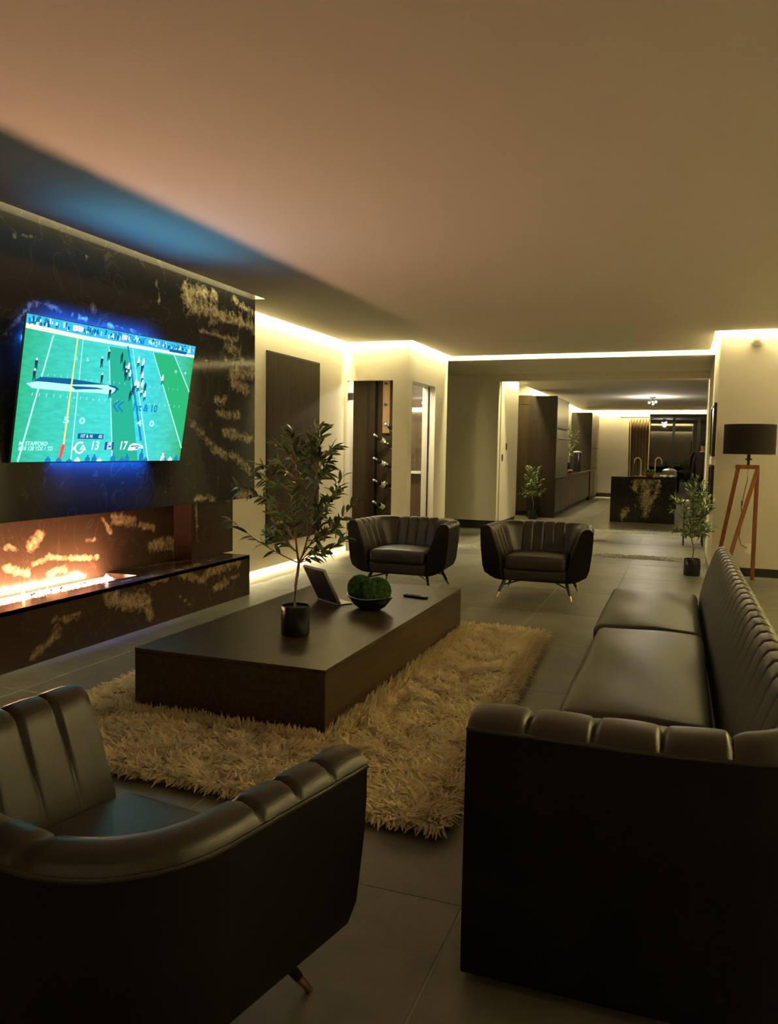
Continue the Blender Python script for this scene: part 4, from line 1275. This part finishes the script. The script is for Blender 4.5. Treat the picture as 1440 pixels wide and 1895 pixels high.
def bottle(loc, lab, ln=1.0):
    t = thing('wine_bottle', lab, 'bottle', loc, 0, 'bottles in the wine room')
    t.rotation_euler = (R(62), R(-38), 0)
    MB().lathe([(.036, 0), (.038, .01), (.038, .19), (.030, .215), (.015, .24), (.0145, .245)], 16).build('bottle_body', M['bottle'], t, 50)
    MB().lathe([(.0388, .04), (.0388, .15)], 16, cap0=False, cap1=False).build('paper_label', M['foil'], t, 50)
    MB().lathe([(.0152, .235), (.0150, .30), (.017, .302), (.016, .315)], 14).build('cap', M['foil'], t, 50)
    return t


for x, zs, nm in ((-4.43, (1.55, 1.19, .85, .51), 'left'), (-4.25, (1.72, 1.44, 1.12, .82), 'right')):
    for i, z in enumerate(zs):
        bottle((x, 11.86, z), 'white capped wine bottle on the wine wall, ' + ('topmost', 'second from top', 'third from top', 'lowest')[i] + ' of the ' + nm + ' column')
# glassware cabinet seen through the side window
gc = thing('glass_cabinet', 'brown cabinet with a lit shelf inside the wine room', 'cabinet', (0, 0, 0))
gcab = MB(); gcab.box(-4.10, -3.745, 11.62, 11.80, 0, 1.08)
gcab.build('base_unit', M['cabfront'], gc); box('counter', -4.10, -3.745, 11.55, 11.80, 1.08, 1.115, M['whitewall'], gc)
box('upper_shelf', -4.10, -3.745, 11.62, 11.80, 2.02, 2.085, M['white'], gc); box('back_panel', -4.10, -3.745, 11.80, 11.83, 0, 2.6, M['cabfront'], gc)
for i, x in enumerate((-3.99, -3.90, -3.82)):
    t = thing('wine_glass', ('leftmost', 'middle', 'rightmost')[i] + ' stemmed wine glass on the counter in the wine room', 'glass', (x, 11.66, 1.1155), 0, 'wine glasses on the counter')
    MB().lathe([(.032, 0), (.030, .003), (.004, .008), (.004, .08), (.012, .09)], 16).build('stem', M['wineglass'], t, 60)
    MB().lathe([(.012, .09), (.036, .115), (.038, .14), (.030, .19)], 16, cap0=False, cap1=False).build('glass_bowl', M['wineglass'], t, 60)

# ------------------------------------------------------------------ kitchen
tcb = thing('tall_cabinet', 'tall dark kitchen cabinet with built-in oven, its side facing the hallway', 'cabinet', (0, 0, 0))
box('carcass', -3.20, -2.62, 17.55, 19.35, .10, 2.63, M['cabinet'], tcb)
box('plinth', -3.15, -2.66, 17.57, 19.35, 0, .10, M['skirt'], tcb)
box('side_panel', -3.215, -2.605, 17.52, 17.55, 0, 2.65, M['cabinet'], tcb, .002)
box('upper_door', -2.62, -2.598, 17.56, 19.34, 1.96, 2.62, M['cabfront'], tcb, .002)
ov = box('oven', -2.62, -2.592, 17.56, 18.42, .86, 1.92, M['steel'], tcb, .003)
MB().tube([(-2.55, 17.64, 1.74), (-2.55, 18.34, 1.74)], .012, 8).build('oven_handle', M['steel'], ov, 50)
ov2 = box('oven', -2.62, -2.592, 18.44, 19.34, .86, 1.92, M['steel'], tcb, .003)
MB().tube([(-2.55, 18.52, 1.74), (-2.55, 19.26, 1.74)], .012, 8).build('oven_handle', M['steel'], ov2, 50)
for a, b in ((17.56, 18.42), (18.44, 19.34)): box('lower_door', -2.62, -2.598, a, b, .11, .83, M['cabfront'], tcb, .002)
tc0 = thing('tall_cabinet', 'tall brown cabinet panel recessed behind the kitchen passage wall', 'cabinet', (0, 0, 0))
box('carcass', -3.79, -3.225, 17.90, 18.34, .0, 2.69, M['cabinet'], tc0); box('door', -3.79, -3.23, 17.875, 17.898, .10, 2.48, M['walnut'], tc0, .002); box('top_door', -3.79, -3.23, 17.875, 17.898, 2.49, 2.69, M['walnut'], tc0, .002)
bc = thing('base_cabinet', 'row of lit brown kitchen base cabinets with drawers', 'cabinet', (0, 0, 0))
box('carcass', -3.215, -2.66, 19.36, 24.58, .11, .88, M['cabinet'], bc); box('plinth', -3.2, -2.70, 19.36, 24.58, 0, .11, M['skirt'], bc)
for k in range(4):
    y0 = 19.38 + k * 1.30
    d = box('drawer', -2.66, -2.632, y0, y0 + 1.28, .70, .87, M['cabfront'], bc, .002)
    box('drawer_handle', -2.632, -2.612, y0 + .5, y0 + .78, .80, .815, M['dark'], d)
    for j in (0, 1): box('cabinet_door', -2.66, -2.634, y0 + j * .645, y0 + j * .645 + .635, .12, .69, M['cabfront'], bc, .002)
wt = tag(box('worktop', -3.215, -2.60, 19.36, 24.58, .885, .922, M['marble'], None, .003), 'dark stone worktop over the kitchen base cabinets', 'worktop')
tc2 = thing('tall_cabinet', 'tall dark cabinet at the far end of the kitchen worktop', 'cabinet', (0, 0, 0))
box('carcass', -3.21, -2.63, 24.62, 26.75, .0, 2.60, M['cabinet'], tc2); box('side_panel', -3.215, -2.61, 24.595, 24.62, 0, 2.63, M['cabinet'], tc2, .002)
for k in range(2):
    for z0, z1 in ((.10, .95), (.97, 1.55), (1.57, 2.60)): box('door', -2.63, -2.608, 24.63 + k * 1.06, 25.67 + k * 1.06, z0, z1, M['cabfront'], tc2, .002)
for i, (x, y_, r, h, lab) in enumerate(((-2.80, 20.1, .085, .62, 'tall black vase on the kitchen worktop left of the tree'), (-2.74, 22.4, .11, .55, 'dark coffee machine shaped canister on the worktop right of the tree'))):
    t = thing('vase' if i == 0 else 'canister', lab, 'vase' if i == 0 else 'canister', (x, y_, .9225))
    MB().lathe([(r * .8, 0), (r, .05), (r, h * .7), (r * .6, h * .88), (r * .62, h)] if i == 0 else [(r, 0), (r, h * .9), (r * .9, h * .93)], 24).build('body', M['pot'], t, 50)
    if i: MB().lathe([(r * 1.02, h * .93), (r * 1.02, h * .98), (r * .3, h)], 24).build('lid', M['foil'], t, 50)
for i, (x, y_) in enumerate(((-2.69, 19.75), (-2.68, 20.55))):
    t = thing('fruit_tray', ('reddish tray on the near end of the worktop', 'reddish tray below the tree on the worktop')[i], 'tray', (x, y_, .9225))
    MB().lathe([(.05, 0), (.075, .012), (.085, .05), (.078, .05), (.06, .015)], 20).build('dish', M['terracotta'], t, 50)
    for k in range(4):
        MB().lathe([(.005, -.03), (.024, -.02), (.032, 0), (.024, .022), (.005, .028)], 12).build('fruit', M['terracotta'], t, 60, loc=(.028 * math.cos(k * 1.57), .028 * math.sin(k * 1.57), .05))
tp = thing('kettle', 'small brass kettle on the near end of the kitchen worktop', 'kettle', (-2.70, 19.48, .9225))
MB().lathe([(.06, 0), (.075, .03), (.07, .09), (.04, .13), (.012, .14)], 20).build('body', M['gold'], tp, 50)
MB().tube([(-.05, 0, .12), (-.03, 0, .18), (.03, 0, .18), (.05, 0, .12)], .007, 8).build('handle', M['dark'], tp, 60)
MB().tube([(0, .06, .06), (0, .10, .10), (0, .12, .13)], [.014, .010, .008], 8).build('spout', M['gold'], tp, 60)

isl = thing('kitchen_island', 'black granite kitchen island with gold clouds on its end', 'island', (0, 0, 0))
IS = [(-0.74, 0.87, -0.68, 0.65, 0.07), (-0.66, 0.88, -0.7, 0.43, 0.094), (-0.68, 0.43, -0.69, 0.15, 0.05), (-0.45, 0.94, -0.49, 0.66, 0.04), (-0.49, 0.66, -0.64, 0.37, 0.04), (-0.9, 0.85, -0.93, 0.7, 0.05), (-1.09, 0.24, -1.15, 0.09, 0.05)]
stone_panel('end_slab', (-1.405, 17.3, 0.0), (1, 0, 0), (0, 0, 1), 1.28, .908, .04, [(a + 1.405, b, c + 1.405, d, r) for a, b, c, d, r in IS], M['islandm'], isl, step=.03)
stone_panel('top_slab', (-1.405, 17.3, .95), (1, 0, 0), (0, 1, 0), 1.28, 4.6, .04, [(.3, .3, .7, 1.2, .08), (.9, 2.0, .5, 3.2, .08)], M['islandm'], isl, step=.08)
box('cabinet_body', -1.38, -.15, 17.345, 21.88, .09, .905, M['cabinet'], isl); box('plinth', -1.33, -.2, 17.345, 21.84, 0, .09, M['skirt'], isl)
stone_panel('end_slab', (-.125, 21.90, 0.0), (-1, 0, 0), (0, 0, 1), 1.28, .908, .015, [(.3, .3, .7, .7, .08)], M['islandm'], isl)
for i, (x, y_, lab) in enumerate(((-.85, 17.95, 'tall brass gooseneck tap on the island, left one'), (-.60, 19.2, 'tall brass gooseneck tap on the island, farther right one'))):
    t = thing('kitchen_tap', lab, 'tap', (x, y_, .9505))
    pts = [(0, 0, 0), (0, 0, .30)] + [(-.07 + .07 * math.cos(a), 0, .30 + .10 * math.sin(a)) for a in [PI * k / 8 for k in range(1, 9)]] + [(-.14, 0, .25)]
    if i: pts = [(-p[0], p[1], p[2]) for p in pts]
    MB().tube(pts, .014, 10).build('spout', M['gold'], t, 60)
    MB().lathe([(.03, 0), (.03, .01), (.018, .02)], 16).build('base', M['gold'], t, 50)
    MB().tube([(0, 0, .08), (0, -.07, .10)], .007, 8).build('lever', M['gold'], t, 60)
gb = thing('salad_bowl', 'brass bowl of bright green leaves on the island', 'bowl', (-.66, 17.75, .9505))
MB().lathe([(.05, 0), (.06, .005), (.11, .06), (.125, .09), (.12, .09), (.10, .06), (.05, .015)], 24).build('bowl_body', M['terracotta'], gb, 60)
gl = MB(); r_ = random.Random(3)
for k in range(140):
    a = r_.uniform(0, 2 * PI); rr = .11 * math.sqrt(r_.random()); v, f = LEN[k % 3]
    m3 = frame_to(Vector((math.cos(a), math.sin(a), r_.uniform(.1, 1.3))), r_.uniform(-1.5, 1.5))
    gl.add(v, f, 0, Matrix.Translation((rr * .5 * math.cos(a), rr * .5 * math.sin(a), .07 + .05 * r_.random())) @ m3.to_4x4() @ Matrix.Diagonal((1.0, 2.6, 1, 1)))
q = gl.build('green_leaf', M['green'], gb, 60); q['kind'] = 'stuff'
ca = thing('cutting_board', 'thin wooden board under the bowl of greens on the island', 'board', (-.80, 17.62, .9505))
box('board', -.17, .10, -.12, .0, 0, .018, M['terracotta'], ca, .003)
pp = thing('cloth', 'white folded cloth at the right end of the island top', 'cloth', (-.28, 17.75, .957))
rows = [[(-.16 + .30 * i / 14, -.40 + .9 * j / 14, .012 + .010 * math.sin(i * 1.1 + j * .7) + .006 * math.sin(j * 1.9)) for j in range(15)] for i in range(15)]
o = MB().grid(rows).build('cloth_sheet', M['paper'], pp, 80); sm = o.modifiers.new('thick', 'SOLIDIFY'); sm.thickness = .008; sm.offset = 1
pn = thing('pan', 'dark pan with pale lid standing on the white cloth', 'pan', (-.27, 17.95, .996))
MB().lathe([(.10, 0), (.13, .01), (.145, .09), (.138, .09), (.12, .02)], 28).build('pan_body', M['steel'], pn, 50)
MB().lathe([(.148, .091), (.10, .12), (.02, .135)], 28).build('lid', M['foil'], pn, 50)
MB().lathe([(.014, .135), (.022, .155), (.012, .165)], 14).build('knob', M['dark'], pn, 50)
MB().tube([(.14, 0, .07), (.24, -.02, .085), (.30, -.03, .09)], [.010, .012, .010], 8).build('handle', M['dark'], pn, 60)

# kitchen glass door
kd = struct(thing('door_2', 'x', 'x')); del kd['category']; del kd['label']
for i in range(3):
    x0 = -1.055 + i * .735; x1 = x0 + .725
    f = MB(); f.box(x0, x0 + .035, 26.85, 26.90, 0, 2.69); f.box(x1 - .035, x1, 26.85, 26.90, 0, 2.69); f.box(x0 + .035, x1 - .035, 26.85, 26.90, 0, .06); f.box(x0 + .035, x1 - .035, 26.85, 26.90, 2.64, 2.69)
    f.build('door_frame', M['dark'], kd); box('door_glass', x0 + .035, x1 - .035, 26.87, 26.88, .06, 2.64, M['nightglass'], kd)
cu_ = thing('curtain', 'tan curtain gathered left of the dark glass door', 'curtain', (0, 0, 0))
rows = []
for i in range(90):
    t = i / 89; x = -1.68 + .64 * t
    xx = lambda z: x + (z - 2.5) * .05 * (1 - t) * -.4
    yy = 26.68 + .045 * math.sin(t * 2 * PI * 7)
    rows.append([(xx(z) + .0, yy + .012 * math.sin(t * 40 + z), z) for z in np.linspace(.04, 2.52, 8)])
o = MB().grid(rows).build('fabric', M['curtain'], cu_, 80); sm = o.modifiers.new('thick', 'SOLIDIFY'); sm.thickness = .004
rd = thing('curtain_rod', 'thin dark curtain rod on the far kitchen wall', 'curtain rod', (0, 0, 0))
MB().tube([(-1.95, 26.66, 2.57), (-.95, 26.66, 2.57)], .014, 8).build('rod', M['legblk'], rd, 60)
for x in (-1.9, -1.0): MB().tube([(x, 26.66, 2.57), (x, 26.80, 2.57)], .010, 8).build('bracket', M['legblk'], rd, 60)
for k in range(8):
    cxk = -1.66 + k * .085
    MB().tube([(cxk, 26.66 + .022 * math.cos(a), 2.565 + .026 * math.sin(a)) for a in [2 * PI * j / 12 for j in range(13)]], .003, 5).build('ring', M['foil'], rd, 60)

# kitchen spot lamp
kl_ = thing('ceiling_spotlight', 'bright cold white spotlight cluster on the kitchen ceiling', 'light', (-.76, 20.4, ZK))
MB().lathe([(.07, -.002), (.07, -.025), (.02, -.03)], 20).build('ceiling_plate', M['legblk'], kl_, 50)
MB().tube([(0, 0, -.025), (0, 0, -.07)], .010, 8).build('arm', M['legblk'], kl_, 60)
cold = emis('cold_bulb', (0.85, 0.93, 1.0), 60.0)
for k, (dx, dy, dz) in enumerate(((-.06, -.02, -.05), (.05, -.03, -.03), (.01, .04, -.06))):
    d = Vector((dx, dy, dz)).normalized(); p = Vector((0, 0, -.075))
    h = MB().tube([p, p + d * .10], [.022, .030], 14).build('lamp_head', M['legblk'], kl_, 50)
    MB().lathe([(.024, 0), (.024, .012), (.012, .022)], 12, 0, Matrix.Translation(p + d * .098) @ d.to_track_quat('Z', 'Y').to_matrix().to_4x4()).build('bulb', cold, h, 60)
pl = bpy.data.lights.new('spot_glow', 'POINT'); pl.energy = 24; pl.color = (1.0, .90, .68); pl.shadow_soft_size = .05
plo = bpy.data.objects.new('spot_glow', pl); C.objects.link(plo); plo.location = (-.76, 20.35, 2.55)

# small black rack in the hallway
rk = thing('metal_rack', 'low black slatted rack against the hallway wall behind the plant', 'rack', (0, 0, 0))
for x in (.05, .33):
    for y_ in (13.4, 13.9): box('leg', x - .012, x + .012, y_ - .012, y_ + .012, 0, .62, M['legblk'], rk)
for z in (.20, .32, .44, .56):
    box('shelf', .062, .318, 13.42, 13.88, z, z + .018, M['legblk'], rk)
cbl = tag(MB().tube([(-1.34, 13.30, .006), (-1.28, 13.38, .006), (-1.22, 13.36, .010), (-1.17, 13.42, .006), (-1.12, 13.40, .006)], .006, 6).build('cable', M['terracotta'], None, 60), 'short loose cable lying on the hallway floor', 'cable')

# ------------------------------------------------------------------ figure standing in for a reflection in the glass door
def person():
    t = thing('person', 'person in a dark jacket, a solid figure in place of a reflection in the kitchen door', 'person', (.50, 24.0, 0), R(175))
    V = []; E = []; Rr = []

    def v(p, r): V.append(p); Rr.append(r); return len(V) - 1

    def chain(a, pts):
        for p, r in pts:
            b = v(p, r); E.append((a, b)); a = b
        return a
    pel = v((0, 0, .96), (.155, .11))
    ch_ = chain(pel, [((0, .0, 1.10), (.145, .10)), ((0, .0, 1.25), (.165, .115)), ((0, .01, 1.40), (.175, .11))])
    nk = chain(ch_, [((0, .015, 1.50), (.06, .06)), ((0, .0, 1.57), (.055, .058)), ((0, -.01, 1.63), (.070, .085)), ((0, -.01, 1.70), (.076, .095)), ((0, 0, 1.755), (.060, .075))])
    chain(nk - 2, [((0, -.098, 1.645), (.014, .016))])
    for sx in (-1, 1): chain(nk - 1, [((sx * .078, .01, 1.665), (.010, .022))])
    for sx in (-1, 1):
        hand = chain(ch_, [((sx * .17, .01, 1.43), (.062, .062)), ((sx * .215, .02, 1.29), (.052, .052)), ((sx * .235, .03, 1.14), (.043, .043)), ((sx * .24, -.02, 1.00), (.036, .036)), ((sx * .24, -.05, .90), (.026, .026)), ((sx * .238, -.065, .85), (.036, .022))])
        for k, ln in enumerate((.070, .078, .072, .056)):
            y_ = -.095 + k * .020
            chain(hand, [((sx * .236, y_, .815), (.010, .010)), ((sx * .230, y_ - .004, .815 - ln * .55), (.009, .009)), ((sx * .220, y_ - .004, .815 - ln), (.0075, .0075))])
        chain(hand, [((sx * .222, -.105, .845), (.011, .011)), ((sx * .212, -.122, .81), (.009, .009))])
        chain(pel, [((sx * .095, 0, .88), (.095, .10)), ((sx * .10, -.005, .68), (.078, .082)), ((sx * .10, -.01, .50), (.058, .062)), ((sx * .10, .02, .34), (.055, .060)), ((sx * .10, .025, .10), (.040, .044)), ((sx * .10, -.02, .045), (.042, .040)), ((sx * .105, -.13, .035), (.040, .030))])
    me = bpy.data.meshes.new('body'); me.from_pydata(V, E, []); me.update()
    o = bpy.data.objects.new('body', me); C.objects.link(o)
    sk = o.modifiers.new('skin', 'SKIN'); sk.use_smooth_shade = True
    for i, sv in enumerate(me.skin_vertices[0].data): sv.radius = Rr[i]; sv.use_root = (i == 0)
    sb = o.modifiers.new('sub', 'SUBSURF'); sb.levels = 2; sb.render_levels = 2
    dg = bpy.context.evaluated_depsgraph_get()
    nm = bpy.data.meshes.new_from_object(o.evaluated_get(dg))
    bpy.data.objects.remove(o)
    for k in ('skin', 'jacket', 'trousers', 'shoe'): nm.materials.append(M[k])
    for p in nm.polygons:
        c = p.center
        arm = abs(c.x) > .19 and c.z < 1.2
        p.material_index = 0 if (c.z > 1.50 or (arm and c.z < .90)) else 1 if (c.z > .88 or (arm and c.z > .89)) else 2 if c.z > .075 else 3
        p.use_smooth = True
    b = bpy.data.objects.new('body', nm); C.objects.link(b); b.parent = t
    hm = MB(); rows = []
    for i in range(9):
        el = R(-12 + i * 12.7)
        rows.append([(.092 * math.cos(a) * math.cos(el), .010 + .110 * math.sin(a) * math.cos(el) - (.0 if math.sin(a) > -.3 else -.012), 1.700 + .105 * math.sin(el) + (.055 * max(0, -math.sin(a)) * (1 - i / 8))) for a in [2 * PI * k / 20 for k in range(20)]])
    hm.grid(rows, close=True).build('hair', M['hair'], t, 80)
    MB().tube([(.07 * math.cos(a), .012 + .07 * math.sin(a), 1.505 + .01 * math.sin(a)) for a in [2 * PI * k / 16 for k in range(17)]], .014, 8).build('shirt_collar', M['shirt'], t, 60)
    for sx in (-1, 1):
        MB().lathe([(.001, -.008), (.008, 0), (.001, .008)], 10).build('eye', M['white'], t, 80, loc=(sx * .032, -.098, 1.685))
    box('mouth', -.024, .024, -.098, -.088, 1.598, 1.606, M['terracotta'], t)


person()
bpy.context.view_layer.update()
